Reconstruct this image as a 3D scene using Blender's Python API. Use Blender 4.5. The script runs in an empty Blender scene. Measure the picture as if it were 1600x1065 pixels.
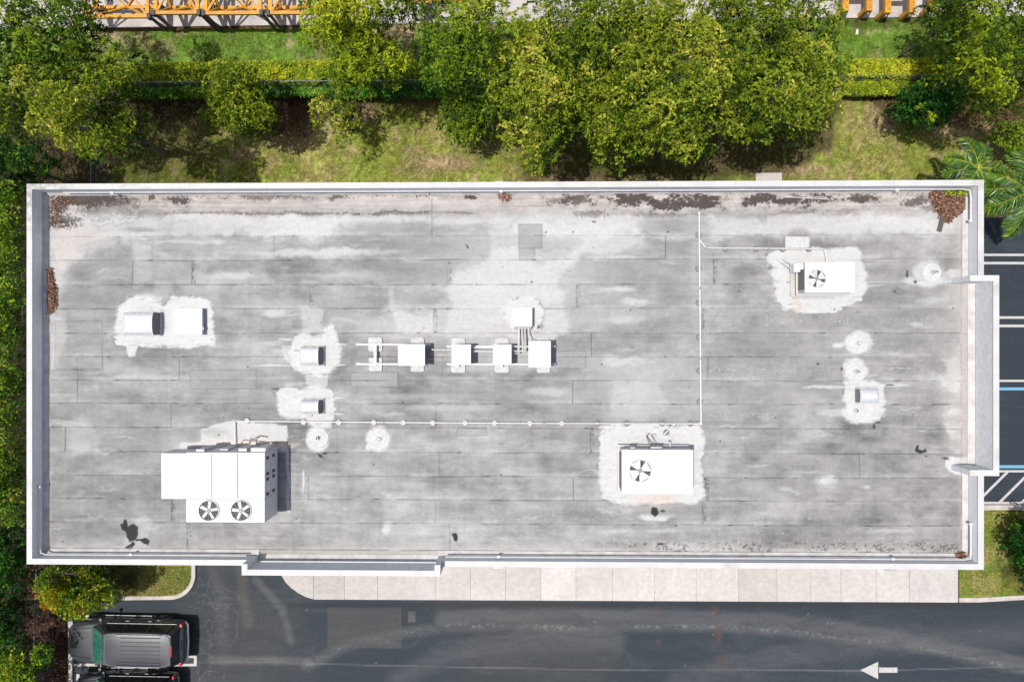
import bpy, bmesh, math, random
import numpy as np
R = math.radians
SC = bpy.context.scene
rng = np.random.default_rng(7)
random.seed(7)
# ------------------------------------------------------------------ camera, sky, sun, exposure
CAM_H = 36.8; FPX = 1250.0; TILT = R(1.19)
cd = bpy.data.cameras.new("camera"); cam = bpy.data.objects.new("camera", cd)
SC.collection.objects.link(cam); SC.camera = cam
cd.sensor_width = 36; cd.lens = 36*FPX/1600.0; cd.clip_end = 2000; cd.clip_start = .1
cam.location = (0, 0, CAM_H); cam.rotation_euler = (0, TILT, 0)
SUN_EL = 77.0; SUN_AZ = 188.0          # azimuth: math angle (ccw from +x) of where the sun stands
w = bpy.data.worlds.new("World"); SC.world = w; w.use_nodes = True
nt = w.node_tree; nt.nodes.clear()
sky = nt.nodes.new("ShaderNodeTexSky"); sky.sky_type = 'NISHITA'; sky.sun_disc = False
sky.sun_elevation = R(SUN_EL); sky.sun_rotation = R(90-SUN_AZ)
sky.air_density = 1.0; sky.dust_density = 3.0; sky.ozone_density = 0.6
bg = nt.nodes.new("ShaderNodeBackground"); bg.inputs[1].default_value = 0.118
ow = nt.nodes.new("ShaderNodeOutputWorld")
nt.links.new(sky.outputs[0], bg.inputs[0]); nt.links.new(bg.outputs[0], ow.inputs[0])
sl = bpy.data.lights.new("sun", 'SUN'); sl.energy = 4.35; sl.angle = R(0.55); sl.color = (1, .975, .93)
so = bpy.data.objects.new("sun", sl); SC.collection.objects.link(so)
so.rotation_euler = (0, R(90-SUN_EL), R(SUN_AZ)); so.location = (0, 0, 60)
SC.view_settings.view_transform = 'Standard'; SC.view_settings.look = 'None'
SC.view_settings.exposure = 0.0; SC.view_settings.gamma = 1
SC.render.resolution_x = 1024; SC.render.resolution_y = 681

# ------------------------------------------------------------------ helpers
ct, st = math.cos(TILT), math.sin(TILT)
def P(px, py, z=0.0):
    "surveyed position on the horizontal plane z of a point measured in the aerial photograph"
    dx = (px-800)/FPX; dy = -(py-532.5)/FPX
    wx = dx*ct - st; wz = -dx*st - ct
    t = (z-CAM_H)/wz
    return (wx*t, dy*t)
def P3(px, py, z): a = P(px, py, z); return (a[0], a[1], z)
def Pn(px, py, z):
    dx = (px-800)/FPX; dy = -(py-532.5)/FPX
    wx = dx*ct - st; wz = -dx*st - ct
    t = (z-CAM_H)/wz
    return wx*t, dy*t
def PXY(x, y, z):
    "inverse of P for arrays"
    vx, vz = x, z-CAM_H
    cx = vx*ct - vz*st; cz = vx*st + vz*ct
    return 800+FPX*cx/(-cz), 532.5-FPX*y/(-cz)
def scale_at(z): return FPX/(CAM_H-z)       # px per metre

COL = SC.collection
def link(o, parent=None):
    COL.objects.link(o)
    if parent is not None: o.parent = parent
    return o
def tag(o, label=None, cat=None, group=None, kind=None):
    if label: o['label'] = label
    if cat: o['category'] = cat
    if group: o['group'] = group
    if kind: o['kind'] = kind
    return o
def thing(name, label, cat, loc=(0, 0, 0), rz=0, group=None):
    o = bpy.data.objects.new(name, None); o.empty_display_size = .2
    o.location = loc; o.rotation_euler = (0, 0, rz)
    link(o); return tag(o, label, cat, group)

class MB:
    "collects shapes and links them as ONE mesh object"
    def __init__(s): s.v = []; s.f = []
    def add(s, vs, fs):
        n = len(s.v); s.v += [tuple(v) for v in vs]; s.f += [tuple(i+n for i in f) for f in fs]; return s
    def box(s, x0, x1, y0, y1, z0, z1):
        if x0 > x1: x0, x1 = x1, x0
        if y0 > y1: y0, y1 = y1, y0
        return s.add([(x0,y0,z0),(x1,y0,z0),(x1,y1,z0),(x0,y1,z0),(x0,y0,z1),(x1,y0,z1),(x1,y1,z1),(x0,y1,z1)],
                     [(0,3,2,1),(4,5,6,7),(0,1,5,4),(1,2,6,5),(2,3,7,6),(3,0,4,7)])
    def prism(s, poly, z0, z1):
        n = len(poly); a = sum(poly[i][0]*poly[(i+1)%n][1]-poly[(i+1)%n][0]*poly[i][1] for i in range(n))
        if a < 0: poly = poly[::-1]
        vs = [(x,y,z0) for x,y in poly]+[(x,y,z1) for x,y in poly]
        fs = [tuple(range(n-1,-1,-1)), tuple(range(n,2*n))]+[(i,(i+1)%n,n+(i+1)%n,n+i) for i in range(n)]
        return s.add(vs, fs)
    def bar(s, a, b, wd, hg):
        "box section between two points"
        a = np.array(a, float); b = np.array(b, float); d = b-a; L = np.linalg.norm(d); d /= L
        up = np.array([0,0,1.]) if abs(d[2]) < .95 else np.array([1.,0,0])
        sx = np.cross(d, up); sx /= np.linalg.norm(sx); u = np.cross(sx, d)
        sx = sx*wd/2; u = u*hg/2
        vs = [a-sx-u, a+sx-u, a+sx+u, a-sx+u, b-sx-u, b+sx-u, b+sx+u, b-sx+u]
        return s.add(vs, [(0,1,2,3),(7,6,5,4),(0,4,5,1),(1,5,6,2),(2,6,7,3),(3,7,4,0)])
    def tube(s, pts, r, n=8, r1=None, cap=True):
        pts = [np.array(p, float) for p in pts]; m = len(pts); vs = []; fs = []
        prev = None
        for i, p in enumerate(pts):
            t = pts[min(i+1, m-1)]-pts[max(i-1, 0)]; t /= np.linalg.norm(t)+1e-9
            up = np.array([0,0,1.]) if abs(t[2]) < .9 else np.array([1.,0,0])
            if prev is None: a = np.cross(t, up)
            else: a = prev-t*np.dot(prev, t)
            a /= np.linalg.norm(a)+1e-9; prev = a; b = np.cross(t, a)
            rr = r if r1 is None else r+(r1-r)*i/(m-1)
            for k in range(n):
                an = 2*math.pi*k/n; vs.append(p+a*rr*math.cos(an)+b*rr*math.sin(an))
        for i in range(m-1):
            for k in range(n):
                fs.append((i*n+k, i*n+(k+1)%n, (i+1)*n+(k+1)%n, (i+1)*n+k))
        if cap: fs.append(tuple(range(n-1,-1,-1))); fs.append(tuple((m-1)*n+k for k in range(n)))
        return s.add(vs, fs)
    def lathe(s, prof, c=(0,0,0), n=24):
        vs = []; fs = []; m = len(prof)
        for r, z in prof:
            for k in range(n):
                an = 2*math.pi*k/n; vs.append((c[0]+r*math.cos(an), c[1]+r*math.sin(an), c[2]+z))
        for i in range(m-1):
            for k in range(n): fs.append((i*n+k, i*n+(k+1)%n, (i+1)*n+(k+1)%n, (i+1)*n+k))
        fs.append(tuple(range(n-1,-1,-1))); fs.append(tuple((m-1)*n+k for k in range(n)))
        return s.add(vs, fs)
    def cyl(s, c, r, h, n=20): return s.lathe([(r,0),(r,h)], c, n)
    def build(s, name, mat, parent=None, bevel=0, smooth=False, local=None):
        me = bpy.data.meshes.new(name)
        v = s.v
        if local is not None: v = [(a-local[0], b-local[1], c-local[2]) for a,b,c in v]
        me.from_pydata(v, [], s.f); me.update()
        if bevel:
            bm = bmesh.new(); bm.from_mesh(me)
            bmesh.ops.bevel(bm, geom=[e for e in bm.edges if len(e.link_faces)==2 and e.calc_face_angle(0) > .6], offset=bevel, segments=2, affect='EDGES', profile=.6)
            bm.to_mesh(me); bm.free()
        if smooth:
            me.polygons.foreach_set('use_smooth', [True]*len(me.polygons))
            me.set_sharp_from_angle(angle=R(38))
        me.materials.append(mat)
        return link(bpy.data.objects.new(name, me), parent)

def fast_mesh(name, V, F, mat, parent=None, tint=None, cols=None, smooth=False):
    "V (n,3), F (m,4) or (m,3)"
    V = np.asarray(V, np.float32); F = np.asarray(F, np.int32); k = F.shape[1]
    me = bpy.data.meshes.new(name)
    me.vertices.add(len(V)); me.vertices.foreach_set('co', V.ravel())
    me.loops.add(F.size); me.loops.foreach_set('vertex_index', F.ravel())
    me.polygons.add(len(F)); me.polygons.foreach_set('loop_start', np.arange(0, F.size, k, dtype=np.int32))
    me.polygons.foreach_set('loop_total', np.full(len(F), k, np.int32))
    if smooth: me.polygons.foreach_set('use_smooth', np.ones(len(F), bool))
    me.update(calc_edges=True)
    if tint is not None:
        a = me.attributes.new('tint', 'FLOAT', 'FACE'); a.data.foreach_set('value', np.asarray(tint, np.float32))
    if cols is not None:
        a = me.attributes.new('col', 'FLOAT_COLOR', 'POINT')
        c4 = np.ones((len(V), 4), np.float32); c4[:, :3] = cols; a.data.foreach_set('color', c4.ravel())
    me.materials.append(mat)
    return link(bpy.data.objects.new(name, me), parent)

# ---- numpy noise
_tab = rng.random((256, 256)).astype(np.float32)
def vnoise(x, y, seed=0):
    x = x+seed*17.31; y = y+seed*9.73
    xi = np.floor(x).astype(np.int64); yi = np.floor(y).astype(np.int64)
    fx = (x-xi).astype(np.float32); fy = (y-yi).astype(np.float32)
    fx = fx*fx*(3-2*fx); fy = fy*fy*(3-2*fy)
    a = _tab[xi & 255, yi & 255]; b = _tab[(xi+1) & 255, yi & 255]
    c = _tab[xi & 255, (yi+1) & 255]; d = _tab[(xi+1) & 255, (yi+1) & 255]
    return (a*(1-fx)+b*fx)*(1-fy)+(c*(1-fx)+d*fx)*fy
def fbm(x, y, sx, sy=None, seed=0, o=4):
    sy = sy or sx; t = 0; amp = 1; tot = 0
    for i in range(o):
        t = t+amp*vnoise(x/sx*2**i, y/sy*2**i, seed+i*3); tot += amp; amp *= .55
    return t/tot
def sstep(a, b, x):
    t = np.clip((x-a)/(b-a), 0, 1); return t*t*(3-2*t)
def sdpoly(X, Y, poly, pad=30):
    "signed distance (positive inside); far points get -pad"
    out = np.full(X.shape, -float(pad), np.float32)
    p = np.array(poly, float)
    m = (X > p[:,0].min()-pad)&(X < p[:,0].max()+pad)&(Y > p[:,1].min()-pad)&(Y < p[:,1].max()+pad)
    x = X[m]; y = Y[m]; d = np.full(x.shape, 1e9); ins = np.zeros(x.shape, bool)
    for i in range(len(p)):
        ax, ay = p[i]; bx, by = p[(i+1)%len(p)]; ex, ey = bx-ax, by-ay
        t = np.clip(((x-ax)*ex+(y-ay)*ey)/(ex*ex+ey*ey+1e-9), 0, 1)
        d = np.minimum(d, np.hypot(x-ax-t*ex, y-ay-t*ey))
        c = ((ay > y) != (by > y)) & (x < (bx-ax)*(y-ay)/((by-ay) if by != ay else 1e-9)+ax)
        ins ^= c
    out[m] = np.where(ins, d, -d); return out

# ---- materials
def mat(name, col, rough=.6, metal=0.0, noise=None, bump=0.0, bscale=30, spec=.5, coat=0, var=.12, nscale=6, detail=6):
    m = bpy.data.materials.new(name); m.use_nodes = True; t = m.node_tree; b = t.nodes['Principled BSDF']
    b.inputs['Roughness'].default_value = rough; b.inputs['Metallic'].default_value = metal
    b.inputs['Specular IOR Level'].default_value = spec
    b.inputs['Coat Weight'].default_value = coat; b.inputs['Coat Roughness'].default_value = .05
    tc = t.nodes.new('ShaderNodeTexCoord'); no = t.nodes.new('ShaderNodeTexNoise')
    no.inputs['Scale'].default_value = nscale; no.inputs['Detail'].default_value = detail
    t.links.new(tc.outputs['Object'], no.inputs['Vector'])
    rp = t.nodes.new('ShaderNodeValToRGB')
    rp.color_ramp.elements[0].position = .3; rp.color_ramp.elements[1].position = .7
    c2 = noise if noise else tuple(c*(1-var) for c in col)
    rp.color_ramp.elements[0].color = (*c2, 1); rp.color_ramp.elements[1].color = (*col, 1)
    t.links.new(no.outputs[0], rp.inputs[0]); t.links.new(rp.outputs[0], b.inputs['Base Color'])
    if bump:
        n2 = t.nodes.new('ShaderNodeTexNoise'); n2.inputs['Scale'].default_value = bscale; n2.inputs['Detail'].default_value = 5
        t.links.new(tc.outputs['Object'], n2.inputs['Vector'])
        bp = t.nodes.new('ShaderNodeBump'); bp.inputs['Strength'].default_value = bump; bp.inputs['Distance'].default_value = .02
        t.links.new(n2.outputs[0], bp.inputs['Height']); t.links.new(bp.outputs[0], b.inputs['Normal'])
    return m
def attr_mat(name, rough, scales, amps, bump, bscale, spec=.3, bdist=.02):
    "colour from the 'col' wear map of the surface, broken up by fine procedural grain"
    m = bpy.data.materials.new(name); m.use_nodes = True; t = m.node_tree; b = t.nodes['Principled BSDF']
    b.inputs['Roughness'].default_value = rough; b.inputs['Specular IOR Level'].default_value = spec
    at = t.nodes.new('ShaderNodeAttribute'); at.attribute_name = 'col'
    tc = t.nodes.new('ShaderNodeTexCoord'); cur = at.outputs['Color']
    for sc, am in zip(scales, amps):
        no = t.nodes.new('ShaderNodeTexNoise'); no.inputs['Scale'].default_value = sc; no.inputs['Detail'].default_value = 4
        t.links.new(tc.outputs['Object'], no.inputs['Vector'])
        mr = t.nodes.new('ShaderNodeMapRange'); mr.inputs['From Min'].default_value = .25; mr.inputs['From Max'].default_value = .75
        mr.inputs['To Min'].default_value = 1-am; mr.inputs['To Max'].default_value = 1+am
        t.links.new(no.outputs[0], mr.inputs['Value'])
        mx = t.nodes.new('ShaderNodeVectorMath'); mx.operation = 'SCALE'
        t.links.new(cur, mx.inputs[0]); t.links.new(mr.outputs[0], mx.inputs['Scale']); cur = mx.outputs[0]
    t.links.new(cur, b.inputs['Base Color'])
    n2 = t.nodes.new('ShaderNodeTexNoise'); n2.inputs['Scale'].default_value = bscale; n2.inputs['Detail'].default_value = 5
    t.links.new(tc.outputs['Object'], n2.inputs['Vector'])
    bp = t.nodes.new('ShaderNodeBump'); bp.inputs['Strength'].default_value = bump; bp.inputs['Distance'].default_value = bdist
    t.links.new(n2.outputs[0], bp.inputs['Height']); t.links.new(bp.outputs[0], b.inputs['Normal'])
    return m
def leaf_mat(name, stops, trans=.15, rough=.55, spec=.15):
    m = bpy.data.materials.new(name); m.use_nodes = True; t = m.node_tree; b = t.nodes['Principled BSDF']
    b.inputs['Roughness'].default_value = rough; b.inputs['Specular IOR Level'].default_value = spec
    at = t.nodes.new('ShaderNodeAttribute'); at.attribute_name = 'tint'
    rp = t.nodes.new('ShaderNodeValToRGB'); cr = rp.color_ramp
    while len(cr.elements) < len(stops): cr.elements.new(.5)
    for e, (p, c) in zip(cr.elements, stops): e.position = p; e.color = (*c, 1)
    t.links.new(at.outputs['Fac'], rp.inputs[0])
    tc = t.nodes.new('ShaderNodeTexCoord'); no = t.nodes.new('ShaderNodeTexNoise'); no.inputs['Scale'].default_value = 9
    t.links.new(tc.outputs['Object'], no.inputs['Vector'])
    mr = t.nodes.new('ShaderNodeMapRange'); mr.inputs['To Min'].default_value = .75; mr.inputs['To Max'].default_value = 1.2
    t.links.new(no.outputs[0], mr.inputs['Value'])
    mx = t.nodes.new('ShaderNodeVectorMath'); mx.operation = 'SCALE'
    t.links.new(rp.outputs[0], mx.inputs[0]); t.links.new(mr.outputs[0], mx.inputs['Scale'])
    t.links.new(mx.outputs[0], b.inputs['Base Color'])
    if trans:
        tr = t.nodes.new('ShaderNodeBsdfTranslucent'); ms = t.nodes.new('ShaderNodeMixShader'); ms.inputs[0].default_value = trans
        t.links.new(mx.outputs[0], tr.inputs[0]); t.links.new(b.outputs[0], ms.inputs[1]); t.links.new(tr.outputs[0], ms.inputs[2])
        t.links.new(ms.outputs[0], t.nodes['Material Output'].inputs[0])
    return m

M = {}
M['stucco'] = mat('stucco_white', (.80,.81,.82), .9, bump=.5, bscale=60, noise=(.72,.73,.745), nscale=2.5)
M['stucco_streak'] = mat('stucco_streaked', (.78,.79,.80), .9, bump=.8, bscale=24, noise=(.63,.645,.66), nscale=5)
M['cap'] = mat('cap_white', (.72,.715,.71), .55, bump=.1, bscale=30, noise=(.62,.615,.61), nscale=1.5)
def cap_mat():
    m = mat('coping_white', (.55,.542,.534), .6, bump=.15, bscale=30, noise=(.455,.448,.442), nscale=1.1); t = m.node_tree; b = t.nodes['Principled BSDF']
    N = t.nodes.new; Lk = t.links.new; src = b.inputs['Base Color'].links[0].from_socket; tc = N('ShaderNodeTexCoord')
    def ma(op, a, b_=None):
        n = N('ShaderNodeMath'); n.operation = op
        for i, v in enumerate((a, b_)):
            if v is None: continue
            if isinstance(v, (int, float)): n.inputs[i].default_value = v
            else: Lk(v, n.inputs[i])
        return n.outputs[0]
    sx = N('ShaderNodeSeparateXYZ'); Lk(tc.outputs['Object'], sx.inputs[0]); ms = []
    for ax_, pitch, off in (('X', 3.05, CAPX), ('Y', 3.05, CAPY)):
        f = ma('FRACT', ma('DIVIDE', ma('ADD', sx.outputs[ax_], 100*3.05+off), pitch)); ms.append(ma('LESS_THAN', f, .007))
    jt = ma('MULTIPLY', ma('MAXIMUM', ms[0], ms[1]), .35)
    vd = N('ShaderNodeVectorMath'); vd.operation = 'DISTANCE'; Lk(tc.outputs['Object'], vd.inputs[0]); vd.inputs[1].default_value = CAPC
    mr = N('ShaderNodeMapRange'); mr.inputs['From Min'].default_value = .5; mr.inputs['From Max'].default_value = 2.4; mr.inputs['To Min'].default_value = 1; mr.inputs['To Max'].default_value = 0; Lk(vd.outputs['Value'], mr.inputs['Value'])
    n1 = N('ShaderNodeTexNoise'); n1.inputs['Scale'].default_value = 5; n1.inputs['Detail'].default_value = 8; Lk(tc.outputs['Object'], n1.inputs['Vector'])
    n2 = N('ShaderNodeTexNoise'); n2.inputs['Scale'].default_value = 1.3; n2.inputs['Detail'].default_value = 9; Lk(tc.outputs['Object'], n2.inputs['Vector'])
    g1 = ma('MULTIPLY', mr.outputs[0], ma('MULTIPLY', ma('MAXIMUM', ma('SUBTRACT', n1.outputs[0], .38), 0), 4.0))
    g2 = ma('MULTIPLY', ma('MAXIMUM', ma('SUBTRACT', n2.outputs[0], .60), 0), 2.2)
    fac = ma('MINIMUM', ma('ADD', jt, ma('ADD', g1, g2)), .75)
    mx = N('ShaderNodeMix'); mx.data_type = 'RGBA'; Lk(fac, mx.inputs[0]); Lk(src, mx.inputs[6]); mx.inputs[7].default_value = (.22,.22,.21,1); Lk(mx.outputs[2], b.inputs['Base Color'])
    return m
M['cant'] = mat('cant_membrane', (.56,.545,.53), .85, bump=.3, bscale=20, noise=(.40,.375,.36), nscale=3)
M['white_metal'] = mat('white_painted_metal', (.575,.575,.57), .42, noise=(.54,.54,.535), nscale=4)
M['white_pvc'] = mat('white_pipe', (.62,.62,.61), .4, noise=(.52,.515,.50), nscale=9)
M['white_coat'] = mat('white_roof_coating', (.54,.535,.53), .8, bump=.6, bscale=18, noise=(.42,.415,.41), nscale=9)
M['grey_metal'] = mat('galvanised_metal', (.42,.43,.44), .45, metal=.3, noise=(.30,.31,.32), nscale=8)
M['panel_grey'] = mat('weathered_panel', (.50,.50,.50), .5, noise=(.42,.42,.42), nscale=10)
M['panel_rib'] = mat('painted_rib', (.56,.56,.555), .45, noise=(.52,.52,.515), nscale=10)
M['alu'] = mat('brushed_aluminium', (.74,.74,.74), .38, metal=.35, noise=(.58,.58,.59), nscale=14)
M['dark'] = mat('dark_recess', (.06,.06,.065), .8, noise=(.035,.035,.04), nscale=20)
M['coil'] = mat('condenser_coil', (.16,.165,.17), .6, noise=(.10,.10,.11), nscale=60)
M['black_rubber'] = mat('black_rubber', (.02,.02,.022), .7, noise=(.03,.03,.03), nscale=30)
M['puck'] = mat('grey_rubber_puck', (.24,.24,.245), .8, noise=(.17,.17,.175), nscale=14)
M['copper'] = mat('insulated_line', (.30,.22,.17), .6, noise=(.12,.11,.10), nscale=9)
M['concrete'] = mat('pale_concrete', (.50,.45,.415), .9, bump=.3, bscale=40, noise=(.40,.36,.33), nscale=3)
M['curb'] = mat('kerb_concrete', (.50,.455,.42), .9, bump=.3, bscale=30, noise=(.36,.32,.29), nscale=3)
M['paint_w'] = mat('road_paint_white', (.50,.48,.465), .7, noise=(.36,.345,.33), nscale=12, detail=10)
M['paint_b'] = mat('road_paint_blue', (.16,.36,.52), .7, noise=(.10,.27,.42), nscale=12)
M['yellow'] = mat('yellow_crane_paint', (.64,.30,.015), .45, noise=(.42,.18,.012), nscale=5)
M['black_metal'] = mat('black_metal', (.02,.02,.022), .5, noise=(.045,.04,.04), nscale=9)
M['bark'] = mat('grey_bark', (.20,.17,.14), .9, bump=.6, bscale=25, noise=(.09,.075,.06), nscale=10)
M['wood_dark'] = mat('dark_timber', (.10,.095,.085), .8, bump=.3, bscale=20, noise=(.055,.05,.045), nscale=12)
M['fence'] = mat('chain_link_steel', (.20,.21,.22), .5, metal=.4, noise=(.13,.14,.15), nscale=20)
M['glass_dark'] = mat('dark_glass', (.012,.014,.016), .06, spec=.7, noise=(.018,.02,.02))
M['glass_green'] = mat('green_windscreen', (.025,.15,.11), .12, spec=.8, noise=(.012,.075,.055))
M['paint_grey'] = mat('dark_grey_car_paint', (.045,.048,.055), .34, metal=.35, coat=.7, noise=(.039,.042,.049), nscale=3)
M['paint_black'] = mat('black_car_paint', (.010,.012,.015), .25, metal=.3, coat=1, noise=(.012,.013,.016), nscale=3)
M['chrome'] = mat('satin_chrome', (.62,.62,.62), .22, metal=.9, noise=(.5,.5,.5))
M['red_lens'] = mat('red_lens', (.50,.012,.02), .18, spec=.8, noise=(.34,.01,.015), nscale=18)
M['clear_lens'] = mat('clear_lens', (.55,.55,.55), .1, spec=.8, noise=(.3,.3,.3), nscale=20)
M['plastic'] = mat('black_plastic', (.02,.02,.021), .55, noise=(.03,.03,.03))
M['alloy'] = mat('alloy_rim', (.42,.40,.37), .35, metal=.6, noise=(.32,.3,.28))
M['litter'] = leaf_mat('dry_leaves', [(0,(.055,.022,.014)),(.5,(.17,.085,.058)),(.85,(.31,.19,.13)),(1,(.52,.38,.28))], 0, .8)

# ------------------------------------------------------------------ survey of the building
ZR = 4.8; HP = .82; HB = 1.36
ZP = ZR+HP; ZB = ZR+HB
XL = P(41.5, 580, ZP)[0]; XR = P(1537.5, 580, ZP)[0]
YT = P(800, 284.0, ZP)[1]; YB = P(800, 885.5, ZP)[1]
CW = .225
XLi, XRi, YTi, YBi = XL+CW, XR-CW, YT-CW, YB+CW
print('building', XL, XR, YT, YB, XR-XL, YT-YB)
# projecting frontages (taller parapets)
SX0 = P(377.5, 900, ZB)[0]; SX1 = P(688, 900, ZB)[0]; SYo = YB-.225
EY0 = P(1560, 429.8, ZB)[1]; EY1 = P(1560, 743.3, ZB)[1]; EXo = P(1561.5, 580, ZB)[0]; EXi = P(1515.5, 434, ZB)[0]

# ------------------------------------------------------------------ ground sheet
GF = np.arange(-26, 26.01, .11)
far = np.array([28, 32, 40, 55, 80, 130, 220, 400, 700.])
gx = np.concatenate([-far[::-1], GF, far]); gyf = np.arange(-18, 18.01, .11); gy = np.concatenate([-far[::-1]+4, gyf, far-4])
def grid(xs, ys, z):
    X, Y = np.meshgrid(xs, ys); n = len(xs); m = len(ys)
    V = np.stack([X.ravel(), Y.ravel(), np.full(X.size, z)], 1)
    i = (np.arange(m-1)[:, None]*n+np.arange(n-1)[None]).ravel()
    F = np.stack([i, i+1, i+1+n, i+n], 1)
    return X.ravel(), Y.ravel(), V, F
def lerp(a, b, t): return a*(1-t[:, None])+np.asarray(b)[None]*t[:, None]
X, Y, V, F = grid(gx, gy, 0.0)
px, py = PXY(X, Y, np.zeros_like(X))
green = np.array([.115,.165,.022]); lush = np.array([.085,.20,.022]); dry = np.array([.34,.265,.12]); tan = np.array([.36,.25,.16]); mulch = np.array([.027,.020,.013])
n1 = fbm(X, Y, 1.6, seed=1); n2 = fbm(X, Y, .45, seed=2); n3 = fbm(X, Y, 3.5, seed=3); n4 = vnoise(X/.11, Y/.11, 4)
olive = np.array([.215,.245,.045])
c = lerp(np.tile(olive, (len(X), 1)), green, sstep(.45, .7, n1*.6+n2*.4))
c = lerp(c, dry, .62*sstep(.42, .64, n2*.55+n3*.45))
c = c*(.72+.56*fbm(X, Y, .22, seed=9, o=3))[:, None]
up = sstep(140, 100, py)                                     # lawn beyond the fence is greener
c = lerp(c, lush, up*.75)
c = lerp(c, tan, .75*sstep(.50, .62, n2*.55+n1*.45)*(.45+.55*up*sstep(85, 50, py)))
for (cx, cy, rx, ry) in [(1375,190,28,22),(450,205,55,30),(690,255,55,14),(930,280,120,12),(1230,265,60,12),(380,240,25,10),(560,175,40,20),(1560,235,60,14),(1500,200,60,20),(205,120,25,10)]:
    d = np.hypot((px-cx)/rx, (py-cy)/ry)+(n2-.5)*1.2
    c = lerp(c, tan*.95, .8*sstep(1.1, .6, d))
def mul(poly, s=8, amt=1.0):
    global c
    d = sdpoly(px, py, poly, 40)+(n2-.5)*26
    c = lerp(c, mulch, amt*sstep(-s, s, d))
c = c*(1-.55*sstep(-14, 14, sdpoly(px, py, [(150,150),(330,160),(345,215),(335,300),(150,300)], 40)))[:, None]  # ground colour darkened to deepen the shade of the north-west trees
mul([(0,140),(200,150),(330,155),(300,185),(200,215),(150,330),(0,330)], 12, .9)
mul([(0,280),(80,280),(100,1065),(0,1065)], 6, 1)
mul([(45,860),(120,860),(105,1100),(45,1100)], 6, 1)
mul([(330,150),(500,145),(520,165),(470,200),(420,215),(340,195)], 8, .85)
mul([(500,148),(800,148),(820,175),(640,168),(560,175)], 8, .7)
mul([(800,150),(1320,150),(1300,230),(1200,285),(820,285),(800,200)], 12, .75)
mul([(1340,140),(1600,135),(1700,200),(1480,190),(1380,170)], 10, .6)
mul([(150,40),(480,34),(480,40),(150,46)], 8, .35)
mul([(1290,26),(1600,22),(1600,34),(1290,40)], 6, .6)
mul([(1570,830),(1660,830),(1660,935),(1590,930)], 10, .6)
c = c*(.56+.88*n4)[:, None]
M['ground'] = attr_mat('lawn_and_soil', .95, [7, 22, 60], [.26, .42, .42], .9, 26, .1, .06)
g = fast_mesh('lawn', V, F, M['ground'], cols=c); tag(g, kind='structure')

# grass blades over the visible lawn
def tri_blades(n, x, y, z, h, s, tint, name, m):
    a = rng.random(n)*2*math.pi; lean = rng.normal(0, .45, (n, 2))*h[:, None]
    b0 = np.stack([x-np.cos(a)*s, y-np.sin(a)*s, z], 1); b1 = np.stack([x+np.cos(a)*s, y+np.sin(a)*s, z], 1)
    tp = np.stack([x+lean[:, 0], y+lean[:, 1], z+h], 1)
    V = np.stack([b0, b1, tp], 1).reshape(-1, 3); F = np.arange(3*n).reshape(-1, 3)
    return fast_mesh(name, V, F, m, tint=tint)
M['grass'] = leaf_mat('grass_blades', [(0,(.10,.17,.02)),(.45,(.26,.29,.045)),(.8,(.42,.36,.13)),(1,(.55,.45,.24))], .3, .7, .2)

# ------------------------------------------------------------------ asphalt, kerbs, pavement
def asphalt_cols(X, Y, px, py, seed):
    X = X+(fbm(X, Y, 2.2, seed=seed+40)-.5)*3.0; Y = Y+(fbm(X, Y, 2.2, seed=seed+41)-.5)*1.4
    base = np.array([.026,.034,.043]); lt = np.array([.060,.068,.077]); br = np.array([.062,.056,.050])
    a = fbm(X, Y, 3.6, .8, seed, 5); b = fbm(X, Y, .9, .16, seed+5, 4); d = fbm(X, Y, 7, 5, seed+9, 3)
    c = np.tile(base, (len(X), 1))
    c = lerp(c, lt, .55*sstep(.45, .75, a*.5+b*.3+d*.2))
    c = lerp(c, br, .30*sstep(.5, .75, d))
    return c, a, b, d
ax0 = P(108, 1000, 0)[0]; ay1 = P(600, 870, 0)[1]
xs = np.concatenate([np.arange(ax0, 24.5, .06), [26, 32, 45, 70, 120]])
ys = np.concatenate([[-120, -60, -35, -24], np.arange(-17, YB+.3, .055)])
X, Y, V, F = grid(xs, ys, .004)
px, py = PXY(X, Y, np.zeros_like(X))
c, na, nb, nd = asphalt_cols(X, Y, px, py, 20)
wob = (fbm(X, Y, .8, seed=31)-.5)*14; fine = vnoise(X/.09, Y/.09, 33)
lt = np.array([.105,.105,.107]); wh = np.array([.27,.265,.26])
def arc(pts, wid, col, amt, speck=False, soft=1.0):
    global c
    p = np.array(pts, float); d = np.full(px.shape, 1e9)
    for i in range(len(p)-1):
        ex, ey = p[i+1]-p[i]; t = np.clip(((px-p[i,0])*ex+(py-p[i,1])*ey)/(ex*ex+ey*ey), 0, 1)
        d = np.minimum(d, np.hypot(px-p[i,0]-t*ex, py-p[i,1]-t*ey))
    m = sstep(wid*(1+soft), wid*.3, d)*amt
    if speck: m = m*sstep(.45, .75, fine)*sstep(.3, .6, nb)
    else: m = m*(.35+.65*nb*1.6).clip(0, 1)
    c = lerp(c, col, m.clip(0, 1))
arc([(300,1034),(420,1034),(520,1037),(700,1041),(900,1045),(1100,1046),(1340,1047),(1480,1044),(1600,1040)], .9, wh*.75, .42, soft=.5)
arc([(330,1030),(400,1031),(480,1032)], 5, np.array([.125,.115,.108]), .7)
arc([(480,1040),(540,1008),(620,990),(700,978),(790,975),(880,980),(980,978),(1130,978),(1270,990),(1350,1000),(1450,1012),(1600,1045)], 2.5, wh*.85, .6, True)
arc([(480,1040),(540,1008),(620,990),(700,978),(790,975),(880,980),(980,978),(1130,978),(1270,990),(1350,1000),(1450,1012),(1600,1045)], 7, lt, .5)
arc([(690,965),(760,960),(900,960),(1060,962),(1200,968),(1330,980),(1450,1005),(1600,1035)], 8, lt, .55)
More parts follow.
